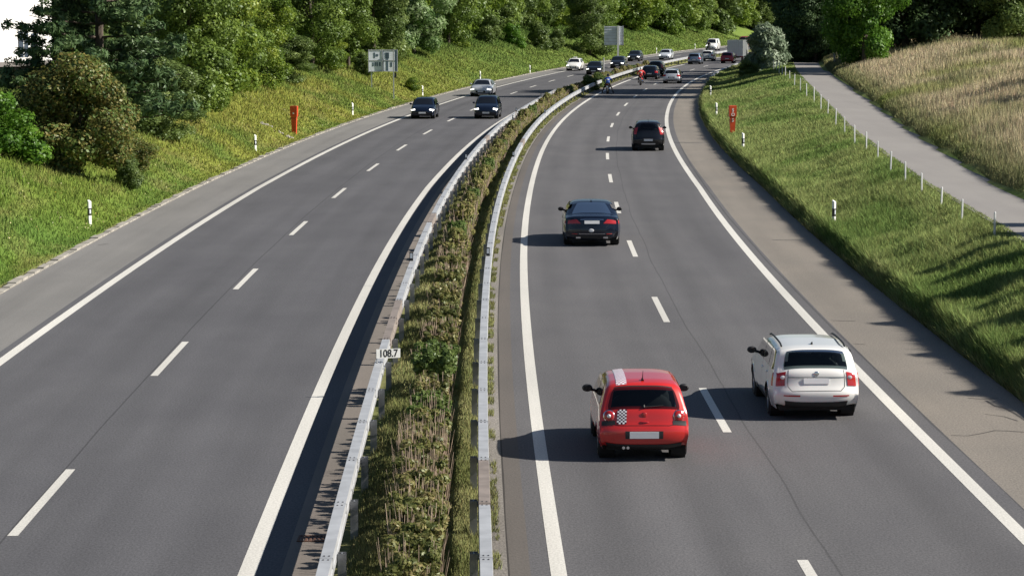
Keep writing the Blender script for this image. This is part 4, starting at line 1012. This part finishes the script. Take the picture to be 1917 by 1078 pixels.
        for xa in (S['axr'], S['axf']):
            for sd in (1, -1):
                if tme is None: w = tyre.build('wheel', M_['rubber'], s.T, False); tme = w.data; q = rm.build('rim', M_[rim], w); rme = q.data
                else:
                    w = bpy.data.objects.new('wheel', tme); col.objects.link(w); w.parent = s.T; q = bpy.data.objects.new('rim', rme); col.objects.link(q); q.parent = w
                w.location = (xa, sd * (s.W / 2 - wd / 2 - .015), r0); w.rotation_euler = (0, random.random() * 6, 0 if sd > 0 else PI)
    def mirrors(s, m, x=None, z=None):
        x = s.S['mir'][0] if x is None else x; z = s.S['mir'][1] if z is None else z
        for sd in (1, -1):
            y = float(s.Wf(x, z)); mb = MB().ell((x, sd * (y + .14), z + .03), (.065, .105, .075), 14, 8).tube((x + .02, sd * (y - .03), z - .02), (x, sd * (y + .1), z), .03, .025, 8)
            o = mb.build('mirror', m, s.T, True)
            MB().box(x - .074, x - .070, sd * (y + .14) - .07, sd * (y + .14) + .07, z - .015, z + .075).build('mirror_glass', M_['glass'], o)
    def plate(s, z, front=False, w=.5, h=.11, o=.02, recess=True):
        i = s.jf(z) if front else s.ir(z); p = s.strip(i, 0, o); n = s.N[int(i)]; a = math.atan2(n[1], n[0])
        Mx = Matrix.Translation(p) @ Matrix.Rotation(-a, 4, 'Y')
        MB().box(-.006, .006, -w / 2, w / 2, -h / 2, h / 2, 0, Mx).build('number_plate', M_['plate'], s.T)
        if recess: MB().box(-.03, -.008, -w / 2 - .07, w / 2 + .07, -h / 2 - .03, h / 2 + .03, 0, Mx).build('plate_frame', M_['black'], s.T)
    def windows(s, pillars=True):
        for sd in (1, -1):
            for q in s.S['win']: s.side('side_window', sd, *q, M_['clear'] if s.detail == 2 and s.S.get('open') else M_['glass'], r_=.012)
        if s.detail == 2 and s.S.get('open'): s.cabin()
    def cabin(s):
        W, H = s.W, s.H; k = H / 1.47; xr_ = s.S['axr'] + .35; xf_ = .1
        MB().box(s.S['axr'] - .25, s.S['axf'] - .35, -W * .42, W * .42, .401, .46).box(s.S['axf'] - .62, s.S['axf'] - .3, -W * .40, W * .40, .5, .93 * k).build('cabin_floor', M_['trimgrey'], s.T)
        def seat(x, y, w):
            o = MB().ell((x + .2, y, .62), (.27, w, .12), 14, 8).ell((x - .08, y, .86), (.10, w, .33), 14, 10).build('seat', M_['seat'], s.T, True)
            for dy in ((0,) if w < .4 else (-.36, .36)): MB().ell((x - .13, y + dy, 1.20 * k ** .5), (.05, .13, .09), 12, 8).build('headrest', M_['seat'], o, True)
        for y in (-.37, .37): seat(xf_, y, .25)
        seat(xr_ + .05, 0, W * .36)
        MB().lathe([(.17, -.012), (.19, 0), (.17, .012), (.155, 0), (.17, -.012)], 20, 'x', (s.S['axf'] - .68, .37, .93)).build('steering_wheel', M_['black'], s.T)

GOLF = dict(open=((.99, 1.34, .93, .87), (1.02, 1.38, .86, .80)), name='small_hatchback', L=3.9, W=1.69, H=1.47, belt=.95, rt=.81, rw=.30, axr=-1.22, axf=1.24, bow=.07, kr=.035, mir=(.62, .98),
  sil=[(-1.72, .22), (-1.86, .25), (-1.93, .34), (-1.955, .50), (-1.945, .64), (-1.90, .685), (-1.885, .74), (-1.85, .93), (-1.80, 1.02), (-1.60, 1.345), (-1.52, 1.41), (-1.25, 1.45), (-.5, 1.475), (.1, 1.46), (.42, 1.41), (.75, 1.20), (1.12, .97), (1.55, .86), (1.80, .74), (1.93, .58), (1.95, .40), (1.88, .24)],
  win=[(-1.28, -.42, -1.05, -.38, .97, 1.35), (-.36, .84, -.32, .38, .97, 1.35)])
WAGON = dict(open=((1.07, 1.39, .87, .84), (1.04, 1.39, .86, .78)), name='estate_car', L=4.66, W=1.81, H=1.48, belt=.97, rt=.845, rw=.315, axr=-1.36, axf=1.32, mir=(.80, 1.02), bow=.10, kr=.07,
  sil=[(-2.08, .24), (-2.22, .28), (-2.30, .40), (-2.325, .55), (-2.30, .64), (-2.25, .68), (-2.24, .78), (-2.21, .86), (-2.235, .885), (-2.20, 1.02), (-2.12, 1.06), (-1.96, 1.38), (-1.88, 1.42), (-1.6, 1.455), (-.6, 1.485), (.1, 1.47), (.5, 1.41), (.9, 1.20), (1.32, 1.0), (1.8, .90), (2.12, .80), (2.28, .66), (2.33, .45), (2.25, .25)],
  win=[(-1.92, -1.22, -1.72, -1.18, 1.0, 1.37), (-1.16, -.30, -1.12, -.26, 1.0, 1.37), (-.24, 1.02, -.20, .50, 1.0, 1.37)])
SALOON = dict(open=((1.12, 1.40, .84, .74), (1.06, 1.39, .86, .76)), name='saloon_car', L=5.1, W=1.97, H=1.47, belt=.96, rt=.73, rw=.34, axr=-1.55, axf=1.55, mir=(.78, 1.02), bow=.14, kr=.12,
  sil=[(-2.38, .22), (-2.50, .27), (-2.545, .42), (-2.55, .60), (-2.52, .72), (-2.50, .86), (-2.46, 1.0), (-2.40, 1.045), (-2.1, 1.075), (-1.80, 1.09), (-1.45, 1.24), (-1.05, 1.40), (-.7, 1.455), (-.1, 1.475), (.25, 1.45), (.55, 1.38), (.9, 1.20), (1.22, 1.03), (1.8, .95), (2.3, .82), (2.5, .66), (2.55, .45), (2.47, .25)],
  win=[(-1.45, -.38, -1.05, -.35, 1.02, 1.37), (-.30, 1.0, -.27, .50, 1.02, 1.37)])
SUV = dict(open=((1.17, 1.55, .84, .80), (1.17, 1.55, .86, .78)), name='offroader', L=4.55, W=1.84, H=1.68, belt=1.08, rt=.70, rw=.355, axr=-1.32, axf=1.30, mir=(.74, 1.16), bow=.13, sill=.32,
  sil=[(-2.02, .32), (-2.18, .36), (-2.26, .5), (-2.275, .68), (-2.22, .76), (-2.19, .95), (-2.16, 1.08), (-1.98, 1.50), (-1.9, 1.60), (-1.55, 1.655), (-.6, 1.685), (.1, 1.66), (.45, 1.58), (.85, 1.32), (1.15, 1.13), (1.75, 1.04), (2.1, .92), (2.24, .75), (2.275, .5), (2.2, .34)],
  win=[(-1.80, -1.15, -1.5, -1.12, 1.14, 1.54), (-1.08, -.22, -1.04, -.18, 1.14, 1.54), (-.14, .98, -.10, .50, 1.14, 1.54)])
HATCH = dict(GOLF, name='hatchback_car', L=4.3, W=1.77, H=1.49, rw=.31, axr=-1.33, axf=1.33, mir=(.70, 1.0),
  sil=[(x * 1.1, z * 1.012) for x, z in GOLF['sil']], win=[(-1.45, -.48, -1.2, -.44, .98, 1.37), (-.40, .93, -.36, .42, .98, 1.37)])
MPV = dict(HATCH, name='people_carrier', H=1.62, belt=1.0, mir=(.78, 1.08), sil=[(x * 1.1, z * 1.10) for x, z in GOLF['sil']], win=[(-1.5, -.5, -1.25, -.46, 1.06, 1.48), (-.42, .96, -.38, .45, 1.06, 1.48)])
VAN = dict(name='delivery_van', L=4.9, W=1.95, H=1.98, belt=1.15, rt=.82, rw=.33, axr=-1.5, axf=1.55, mir=(1.05, 1.2), bow=.10, kr=.04, kf=.14,
  sil=[(-2.36, .28), (-2.43, .4), (-2.45, .8), (-2.42, 1.3), (-2.36, 1.88), (-2.25, 1.95), (-1, 1.98), (.6, 1.97), (.95, 1.88), (1.35, 1.5), (1.62, 1.2), (2.0, 1.08), (2.3, .92), (2.43, .7), (2.45, .4), (2.38, .26)],
  win=[(.2, 1.25, .2, .85, 1.22, 1.75)])
def heading(p): return math.atan2(1, float(slope(p.y)))
def ground_pt(u, v):
    dx, y, zz = unproj(u, v); t = CAMH / -zz; return Vector((dx * t, y * t, .012))
def generic(S, label, cat, u, v, paint, rear_view, detail=1, lane=None, group=None, dark_trim=False):
    p = ground_pt(u, v); a = heading(p)
    if rear_view: d = S['L'] / 2 - .3; loc = p + Vector((math.cos(a) * d, math.sin(a) * d, 0)); rz = a
    else: d = S['L'] / 2 - .3; loc = p + Vector((math.cos(a) * d, math.sin(a) * d, 0)); rz = a + PI
    c = Car(S, label, cat, loc, rz, detail, group); m = PAINT[paint]; b = S['belt']; H = S['H']
    c.body(m); c.windows(); c.wheels('rim'); c.mirrors(m if not dark_trim else M_['black'])
    if S is SALOON: c.rear('rear_window', 1.11, 1.39, -.84, .84, M_['glass'], tt0=-.74, tt1=.74, r_=.04); hz = (.60, .74)
    elif S is VAN: c.rear('rear_window', 1.25, 1.7, -.8, .8, M_['glass'], r_=.04); hz = (.75, .95)
    else: c.rear('rear_window', b + .08, H - .125, -.86, .86, M_['clear'] if detail == 2 else M_['glass'], tt0=-.82, tt1=.82, r_=.05); hz = (.60 * H / 1.47, .73 * H / 1.47)
    wz = {1.68: (1.16, 1.56), 1.98: (1.25, 1.86), 1.62: (1.1, 1.50)}.get(H, (1.02, 1.385)); c.front('windscreen', wz[0], wz[1], -.88, .88, M_['clear'] if detail == 2 else M_['glass'], tt0=-.80, tt1=.80, r_=.04)
    for sd in (1, -1):
        c.corner('headlight', sd, hz[0] + .02, hz[1] - .01, .72, .16, M_['lamp_on'] if not rear_view else M_['lamp_clear'], True)
        if S is SUV: c.corner('tail_light', sd, .95, 1.35, .84, .10, M_['lamp_red'])
        else: c.corner('tail_light', sd, .72 * H / 1.47, .92 * H / 1.47, .72, .16, M_['lamp_red'])
    c.front('grille', .32, .52, -.55, .55, M_['black'], .008); c.rear('bumper_trim', .30, .40, -.78, .78, M_['black'], .008)
    c.plate(.62 if S is not SALOON else .78); c.plate(.44, True, recess=False)
    return c
# red small car
p = ground_pt(1201, 853); a = heading(p) + R(.3); loc = p + Vector((math.cos(a), math.sin(a), 0)) * 1.22
c = Car(GOLF, 'small red hatchback with a chequered stripe on roof and tailgate in the left lane', 'car', loc, a, 2)
c.body(PAINT['red']); c.windows(); c.wheels('rim'); c.mirrors(M_['black'])
c.rear('rear_window', .975, 1.35, -.95, .95, M_['clear'], tt0=-.90, tt1=.90, r_=.05)
c.front('windscreen', 1.0, 1.39, -.88, .88, M_['clear'], tt0=-.82, tt1=.82)
for sd in (1, -1):
    c.corner('headlight', sd, .58, .74, .62, .2, M_['lamp_clear'], True)
    e = c.strip(c.ir(.855), .86 * sd, -.012); f = c.strip(c.ir(.60), sd * .93, .01)
    for nm, r_, ds, m in (('tail_light', .112, .0, M_['chrome']), ('tail_lens', .098, .012, M_['lamp_red']), ('lens_ring', .042, .028, M_['lamp_clear'])):
        Mx = Matrix.Translation(e + Vector((-ds, 0, 0))) @ Matrix.Rotation(-.22 * sd, 4, 'Z') @ Matrix.Rotation(.18, 4, 'Y')
        mb = MB().ell((0, 0, 0), (.035, r_, r_), 24, 12); mb.v = [tuple(Mx @ Vector(v)) for v in mb.v]
        o = mb.build(nm, m, c.T if nm == 'tail_light' else par, True)
        if nm == 'tail_light': par = o
    c.corner('lamp_base', sd, .69, .765, .70, .06, M_['black'], o=.006)
c.rear('bumper_trim', .225, .325, -.97, .97, M_['black'], .010)
c.rear('roof_spoiler_gap', 1.355, 1.372, -.86, .86, M_['black'], .004)
c.plate(.505, w=.54, h=.125, recess=False); c.rear('plate_recess', .43, .575, -.46, .46, M_['black'], .004)
c.rear('chequered_stripe', .705, .965, -.66, -.43, M_['check'], .007, uvs=(5, 9)).scale = (1, -1, 1)
def roofpatch(c, name, x0, x1, t0, t1, m, uvs):
    n0_ = c.ir(c.H - .06); idx = np.arange(len(c.P)); top = idx[(c.P[:, 1] > 1.36)]
    def f(p, q): i = float(np.interp(x0 + (x1 - x0) * q, c.P[top, 0], top)); return c.strip(i, t0 + (t1 - t0) * p, .006)
    return c.grid(name, f, 7, 20, m, uvs=uvs)
o = roofpatch(c, 'chequered_stripe', -1.53, .40, .50, .82, M_['check_roof'], (5, 30))
c.line('tailgate_seam', [(.96, -.80), (.70, -.76), (.675, -.6), (.675, .6), (.70, .76), (.96, .80)])
p_ = c.strip(c.ir(.865), 0, .004); MB().ell(p_, (.012, .055, .055), 16, 8).build('badge', M_['lamp_red'], c.T, True)
q = c.strip(c.ir(.735), 0, .004); MB().ell(q, (.02, .09, .018), 12, 6).build('handle', PAINT['darkred'], c.T, True)
q = c.strip(c.ir(.99), 0, .02); MB().tube(q, q + Vector((.03, .0, .04)), .02, .015, 8).tube(q + Vector((0, 0, .01)), q + Vector((.02, -.36, .035)), .009, .006, 6).build('wiper', M_['black'], c.T)
q = Vector((-1.35, 0, 1.445)); MB().tube(q, q + Vector((-.14, 0, .19)), .011, .004, 6).tube(q - Vector((.03, 0, .01)), q + Vector((.04, 0, .02)), .03, .02, 8).build('antenna', M_['black'], c.T)
q = c.strip(c.ir(.30), .52, .0); MB().tube(q + Vector((.1, 0, -.045)), q + Vector((-.03, 0, -.045)), .028, .028, 10).tube(q + Vector((.1, -.08, -.045)), q + Vector((-.03, -.08, -.045)), .028, .028, 10).build('exhaust', M_['chrome'], c.T)
for sd in (1, -1):
    for x in (-.39,): c.side('door_seam', sd, x, x + .012, x + .03, x + .042, .36, .93, M_['black'], .002)
    c.side('door_seam', sd, .86, .872, .86, .872, .36, .90, M_['black'], .002)
# white estate
p = ground_pt(1517, 775); a = heading(p) + R(.4); loc = p + Vector((math.cos(a), math.sin(a), 0)) * 1.36
c = Car(WAGON, 'white estate car with black roof rails in the right lane', 'car', loc, a, 2)
c.body(PAINT['white']); c.windows(); c.wheels('rim'); c.mirrors(M_['black'])
c.rear('rear_window', 1.055, 1.40, -.88, .88, M_['clear'], tt0=-.86, tt1=.86, r_=.03)
c.front('windscreen', 1.03, 1.40, -.88, .88, M_['clear'], tt0=-.80, tt1=.80)
for sd in (1, -1):
    c.corner('headlight', sd, .62, .78, .62, .25, M_['lamp_clear'], True)
    o = c.corner('tail_light', sd, .72, 1.01, .80, .16, M_['lamp_red'], o=.014)
    q = c.strip(c.ir(.875), .86 * sd, .016); MB().ell(q, (.012, .055, .04), 12, 6).build('lens', M_['lamp_clear'], o, True)
    a0, a1 = sorted((.42 * sd, .84 * sd)); c.rear('reflector_strip', .495, .525, a0, a1, M_['lamp_red'], .008)
    mb = MB(); n = 12; y = .62
    pts = [Vector((x, sd * (float(c.Wf(x, 1.42)) - .09), 1.44 + .05 * math.sin(PI * k / n) ** .3)) for k, x in ((k, -1.62 + 1.95 * k / n) for k in range(n + 1))]
    mb.path(pts, [.020] * (n + 1), 8).build('roof_rail', M_['black'], c.T)
    for x in (-.28, .98, -1.18): c.side('door_seam', sd, x, x + .012, x, x + .012, .36, .97, M_['blackp'], .0015)
    for x in (-.36, -1.24 + .12): q = Vector((x, sd * (float(c.Wf(x, .86)) + .012), .86)); MB().ell(q, (.09, .02, .018), 12, 6).build('door_handle', PAINT['white'], c.T, True)
    c.side('sill_trim', sd, -.95, .92, -.95, .92, .25, .33, M_['black'], .008)
c.rear('bumper_trim', .242, .385, -.82, .82, M_['black'], .012)
c.rear('lip', .868, .884, -.72, .72, M_['sign_dark'], .004)
c.plate(.80, w=.52, h=.11, o=.01, recess=False)
c.line('tailgate_seam', [(1.04, -.74), (.70, -.72), (.615, -.62), (.605, .62), (.70, .72), (1.04, .74)], .006)
q = c.strip(c.ir(.945), 0, .004); MB().ell(q, (.012, .055, .055), 16, 8).build('badge', M_['chrome'], c.T, True)
q = Vector((-1.45, 0, 1.465)); mb = MB(); mb.add([q + Vector(v) for v in ((.08, -.02, 0), (.08, .02, 0), (-.06, .015, 0), (-.06, -.015, 0), (-.06, 0, .06), (-.02, 0, .045))], [(0, 5, 4, 3), (1, 2, 4, 5), (0, 1, 5), (2, 3, 4)]).build('antenna', M_['black'], c.T)
# black saloon
p = ground_pt(1107, 457.5); a = heading(p); loc = p + Vector((math.cos(a), math.sin(a), 0)) * 1.55
c = Car(SALOON, 'long black saloon car with round white sticker on the bumper in the left lane', 'car', loc, a, 2)
c.body(PAINT['navy']); c.windows(); c.wheels('rim'); c.mirrors(M_['black'])
c.rear('rear_window', 1.11, 1.41, -.86, .86, M_['clear'], tt0=-.76, tt1=.76, r_=.04)
c.front('windscreen', 1.05, 1.40, -.88, .88, M_['clear'], tt0=-.78, tt1=.78)
for sd in (1, -1):
    c.corner('headlight', sd, .60, .76, .62, .25, M_['lamp_clear'], True)
    c.corner('tail_light', sd, .80, .95, .48, .16, M_['lamp_red'], o=.012, tt0=.66)
    a0, a1 = sorted((.62 * sd, .86 * sd)); c.rear('reflector_strip', .42, .445, a0, a1, M_['lamp_red'], .008)
    q = c.strip(c.ir(.30), .6 * sd, .0); MB().box(q.x - .03, q.x + .05, q.y - .08, q.y + .08, q.z - .03, q.z + .02).build('exhaust', M_['chrome'], c.T)
c.rear('chrome_strip', .925, .945, -.5, .5, M_['chrome'], .010); c.rear('chrome_strip', .435, .447, -.56, .56, M_['chrome'], .010)
c.rear('bumper_trim', .28, .38, -.78, .78, M_['black'], .008)
c.plate(.84, w=.52, h=.11, recess=False)
q = c.strip(c.ir(.56), .03, .012); MB().ell(q, (.008, .09, .062), 18, 8).build('sticker', M_['plate'], c.T, True)
c.line('boot_seam', [(1.0, -.74), (.76, -.70), (.67, -.6), (.67, .6), (.76, .70), (1.0, .74)])
MB().ell((-.85, 0, 1.455), (.06, .025, .045), 10, 6).build('antenna', PAINT['navy'], c.T, True)
# black off-roader
c = generic(SUV, 'black off-roader with tall red tail lights in the right lane beside the edge line', 'car', 1213.5, 283, 'black', True, 2)
MB().tube((-1.45, 0, 1.65), (-1.6, 0, 1.78), .012, .006, 6).build('antenna', M_['black'], c.T)
c.rear('bumper_plate', .36, .44, -.5, .5, PAINT['silver'], .012)
generic(HATCH, 'silver hatchback in the right lane just beyond the tree shadow', 'car', 1257, 157, 'palesilver', True)
generic(HATCH, 'dark blue hatchback directly behind the motorcyclist in red', 'car', 1216, 149.5, 'navy', True)
generic(SUV, 'tall dark car in the left lane ahead of the dark blue hatchback', 'car', 1227, 143, 'black', True)
generic(HATCH, 'blue-grey hatchback in the left lane, far ahead beside the guardrail', 'car', 1299.5, 121, 'bluegrey', True, 1)
generic(HATCH, 'white hatchback right of the blue-grey car, far ahead', 'car', 1323.5, 114.8, 'white', True)
generic(HATCH, 'bright red car directly behind the grey box trailer', 'car', 1361, 119, 'darkred', True)
# oncoming
generic(HATCH, 'dark blue hatchback beside the hard shoulder, nearest oncoming car on the outer lane', 'car', 791, 223, 'navy', False)
generic(MPV, 'dark blue people carrier in the inner oncoming lane, nearest the guardrail', 'car', 910, 223, 'navy', False)
generic(SALOON, 'silver saloon behind the dark people carrier', 'car', 900, 181, 'silver', False)
c = generic(HATCH, 'white oncoming car with a sign on its roof', 'car', 1073, 133, 'white', False)
MB().box(-.1, .1, -.22, .22, 1.49, 1.64).build('roof_sign', M_['white'], c.T)
generic(HATCH, 'black oncoming car right of the white car with roof sign', 'car', 1111, 140.5, 'black', False)
generic(HATCH, 'dark grey oncoming car in front of the tall sign post', 'car', 1155, 128.5, 'dark', False)
generic(HATCH, 'dark oncoming car right of the tall sign post', 'car', 1186, 115.5, 'dark', False)
generic(HATCH, 'pale silver oncoming car on the far left carriageway', 'car', 1244, 112.5, 'palesilver', False)
generic(VAN, 'white delivery van, farthest oncoming vehicle but one', 'van', 1331, 95, 'white', False)
generic(VAN, 'red van at the far end of the road beside the silvery bush', 'van', 1391, 89.5, 'darkred', False)
# box trailer / lorry
p = ground_pt(1376, 116); a = heading(p); T = thing('box_lorry', 'pale grey ribbed box lorry beside the silvery bush, far ahead in the right lane', 'lorry', p, a)
MB().box(0, 6.2, -1.08, 1.08, .75, 2.95).build('cargo_box', PAINT['palesilver'], T)
mb = MB()
for k in range(8): y = -1.06 + k * .29; mb.box(-.04, -.002, y, y + .05, .78, 2.92)
mb.build('rear_rib', M_['galv'], T); mb = MB()
for k in range(14): x = .1 + k * .45; mb.box(x, x + .06, 1.082, 1.11, .78, 2.92)
mb.build('side_rib', M_['galv'], T)
MB().box(6.5, 8.1, -1.05, 1.05, .6, 2.5).box(6.2, 6.5, -.9, .9, .5, 1.0).build('cab', PAINT['white'], T)
MB().box(.1, 8, -.45, .45, .5, .74).build('chassis', M_['under'], T)
for x in (1.2, 2.2, 7.2):
    for sd in (1, -1): MB().lathe([(.0001, -.13), (.45, -.13), (.45, .13), (.0001, .13)], 18, 'y', (x, sd * .9, .46)).build('wheel', M_['rubber'], T)
for sd in (1, -1): MB().box(-.06, -.045, sd * .9 - .12, sd * .9 + .12, .6, .72).build('tail_light', M_['lamp_red'], T)

# ------------------------------------------------------------------ motorcycles and riders
def skin_body(name, joints, bones, mats_, parent, sub=2):
    names = list(joints); vs = [joints[k][0] for k in names]; es = [(names.index(a), names.index(b)) for a, b in bones]
    me = bpy.data.meshes.new(name); me.from_pydata(vs, es, []); o = bpy.data.objects.new(name, me); col.objects.link(o)
    md = o.modifiers.new('s', 'SKIN')
    for i, k in enumerate(names): r_ = joints[k][1]; me.skin_vertices[0].data[i].radius = (r_, r_)
    me.skin_vertices[0].data[0].use_root = True
    o.modifiers.new('d', 'SUBSURF').levels = sub
    dg = bpy.context.evaluated_depsgraph_get(); dg.update(); m2 = bpy.data.meshes.new_from_object(o.evaluated_get(dg)); bpy.data.objects.remove(o)
    m2.name = name; m2.materials.clear(); [m2.materials.append(m) for m in mats_]; m2.polygons.foreach_set('use_smooth', [True] * len(m2.polygons))
    o = bpy.data.objects.new(name, m2); col.objects.link(o); o.parent = parent; return o
def motorcycle(label, loc, rz, paint):
    T = thing('motorcycle', label, 'motorcycle', loc, rz); r0 = .31
    for x, w in ((-.72, .17), (.72, .12)):
        o = MB().lathe([(.20, -w / 2), (.27, -w / 2), (r0, -w / 4), (r0, w / 4), (.27, w / 2), (.20, w / 2), (.20, -w / 2)], 24, 'y').build('wheel', M_['rubber'], T, True); o.location = (x, 0, r0)
        MB().lathe([(.205, -.03), (.205, .03), (.17, .03), (.17, -.03), (.205, -.03)], 20, 'y').box(-.19, .19, -.012, .012, -.015, .015).box(-.015, .015, -.012, .012, -.19, .19).build('rim', M_['rim'], o)
    MB().ell((.12, 0, .82), (.32, .17, .14), 16, 8).build('fuel_tank', paint, T, True)
    MB().ell((.52, 0, .86), (.24, .2, .26), 14, 8).ell((.35, 0, .58), (.33, .17, .2), 14, 8).build('fairing', paint, T, True)
    MB().ell((-.32, 0, .83), (.33, .14, .06), 14, 8).build('seat', M_['black'], T, True)
    MB().ell((-.70, 0, .90), (.24, .1, .07), 12, 8).build('tail', paint, T, True)
    MB().ell((.0, 0, .48), (.28, .17, .2), 12, 8).box(-.72, 0, -.09, -.06, .29, .35).box(-.72, 0, .06, .09, .29, .35).build('engine', M_['under'], T, True)
    MB().tube((.72, .1, .31), (.5, .1, .95), .025, .025, 8).tube((.72, -.1, .31), (.5, -.1, .95), .025, .025, 8).build('fork', M_['chrome'], T)
    MB().tube((.42, -.36, 1.02), (.5, 0, 1.0), .018, .018, 8).tube((.5, 0, 1.0), (.42, .36, 1.02), .018, .018, 8).build('handlebar', M_['black'], T)
    MB().tube((-.05, -.15, .36), (-.75, -.2, .5), .04, .065, 12).build('exhaust', M_['chrome'], T)
    MB().box(-.95, -.925, -.08, .08, .84, .90).build('tail_light', M_['lamp_red'], T); MB().box(-.99, -.98, -.09, .09, .58, .74).build('number_plate', M_['plate'], T)
    for sd in (1, -1): MB().ell((.5, sd * .36, 1.16), (.03, .08, .05), 10, 6).tube((.48, sd * .3, 1.03), (.5, sd * .36, 1.13), .01, .01, 6).build('mirror', M_['black'], T, True)
    return T
def rider(label, loc, rz, jacket, stripe, helm, feet_down):
    T = thing('person', label, 'person', loc, rz)
    fx = .30
    J = {'pelvis': ((-.30, 0, .97), .16), 'waist': ((-.27, 0, 1.12), .145), 'chest': ((-.13, 0, 1.34), .18), 'neck': ((-.02, 0, 1.50), .065), 'head': ((.02, 0, 1.62), .085)}
    B = [('pelvis', 'waist'), ('waist', 'chest'), ('chest', 'neck'), ('neck', 'head')]
    for n, sd in (('l', 1), ('r', -1)):
        J['sh' + n] = ((-.11, sd * .20, 1.43), .075); J['el' + n] = ((.12, sd * .37, 1.22), .052); J['wr' + n] = ((.37, sd * .34, 1.06), .034)
        B += [('chest', 'sh' + n), ('sh' + n, 'el' + n), ('el' + n, 'wr' + n)]
        if feet_down: ks = ((-.08, sd * .34, .55), .062); an = ((-.18, sd * .50, .12), .045); hp = ((-.28, sd * .14, .90), .10)
        else: ks = ((.10, sd * .26, .66), .065); an = ((-.22, sd * .24, .34), .045); hp = ((-.28, sd * .13, .90), .105)
        J['hp' + n] = hp; J['kn' + n] = ks; J['an' + n] = an; J['to' + n] = ((an[0][0] + .18, an[0][1], an[0][2] - .06), .035)
        B += [('pelvis', 'hp' + n), ('hp' + n, 'kn' + n), ('kn' + n, 'an' + n), ('an' + n, 'to' + n)]
    o = skin_body('body', J, B, [jacket, M_['black'], M_['skin']], T)
    for f in o.data.polygons:
        f.material_index = 1 if f.center.z < 1.0 else (2 if f.center.z > 1.5 and abs(f.center.y) < .08 else 0)
    MB().ell((.03, 0, 1.66), (.15, .125, .145), 18, 12).build('helmet', helm, T, True)
    MB().ell((.10, 0, 1.665), (.09, .105, .06), 14, 8).build('visor', M_['glass'], T, True)
    MB().ell((-.31, 0, 1.27), (.035, .13, .09), 12, 8).build('jacket_panel', stripe, T, True)
    for sd in (1, -1):
        mb = MB().ell((.40, sd * .34, 1.045), (.05, .03, .03), 10, 6)
        for k in range(4): x0 = Vector((.415, sd * (.30 + k * .024), 1.05)); mb.path([x0, x0 + Vector((.045 + .004 * (k % 2), 0, .005)), x0 + Vector((.05, 0, -.03)), x0 + Vector((.02, 0, -.04))], [.011, .010, .009, .008], 6)
        mb.path([Vector((.40, sd * .31, 1.03)), Vector((.42, sd * .29, 1.0)), Vector((.44, sd * .295, .99))], [.012, .010, .008], 6); mb.build('glove', M_['black'], T, True)
        a = J['an' + ('l' if sd > 0 else 'r')][0]; MB().ell((a[0] + .07, a[1], a[2] - .06), (.15, .055, .055), 12, 8).tube(a, (a[0] - .01, a[1], a[2] + .14), .06, .065, 10).build('boot', M_['black'], T, True)
    return T
RJ = mat('jacket_red', (.55, .03, .03), .6); BJ = mat('jacket_blue', (.03, .09, .38), .6); WH = mat('helmet_white', (.75, .75, .75), .2, coat=1); DH = mat('helmet_dark', (.02, .025, .05), .2, coat=1)
for (u, v, lab1, lab2, jk, st, hl, fd, pm) in ((1199, 160.5, 'red and white motorcycle ridden by the person in the red jacket', 'person in red jacket and pale helmet riding a motorcycle in the left lane', RJ, M_['white'], WH, False, PAINT['red']),
        (1137, 176.5, 'dark motorcycle standing on the white edge line by the guardrail', 'person in blue and white jacket sitting on the stopped motorcycle, feet on the road', BJ, M_['white'], DH, True, PAINT['black']),
        (1325, 98, 'dark oncoming motorcycle in front of the white delivery van', 'person in black on the oncoming motorcycle before the white van', M_['black'], M_['black'], DH, False, PAINT['black'])):
    p = ground_pt(u, v); a = heading(p); loc = p + Vector((math.cos(a), math.sin(a), 0)) * .72
    if u == 1325: a += PI
    motorcycle(lab1, loc, a, pm); rider(lab2, loc, a, jk, st, hl, fd)
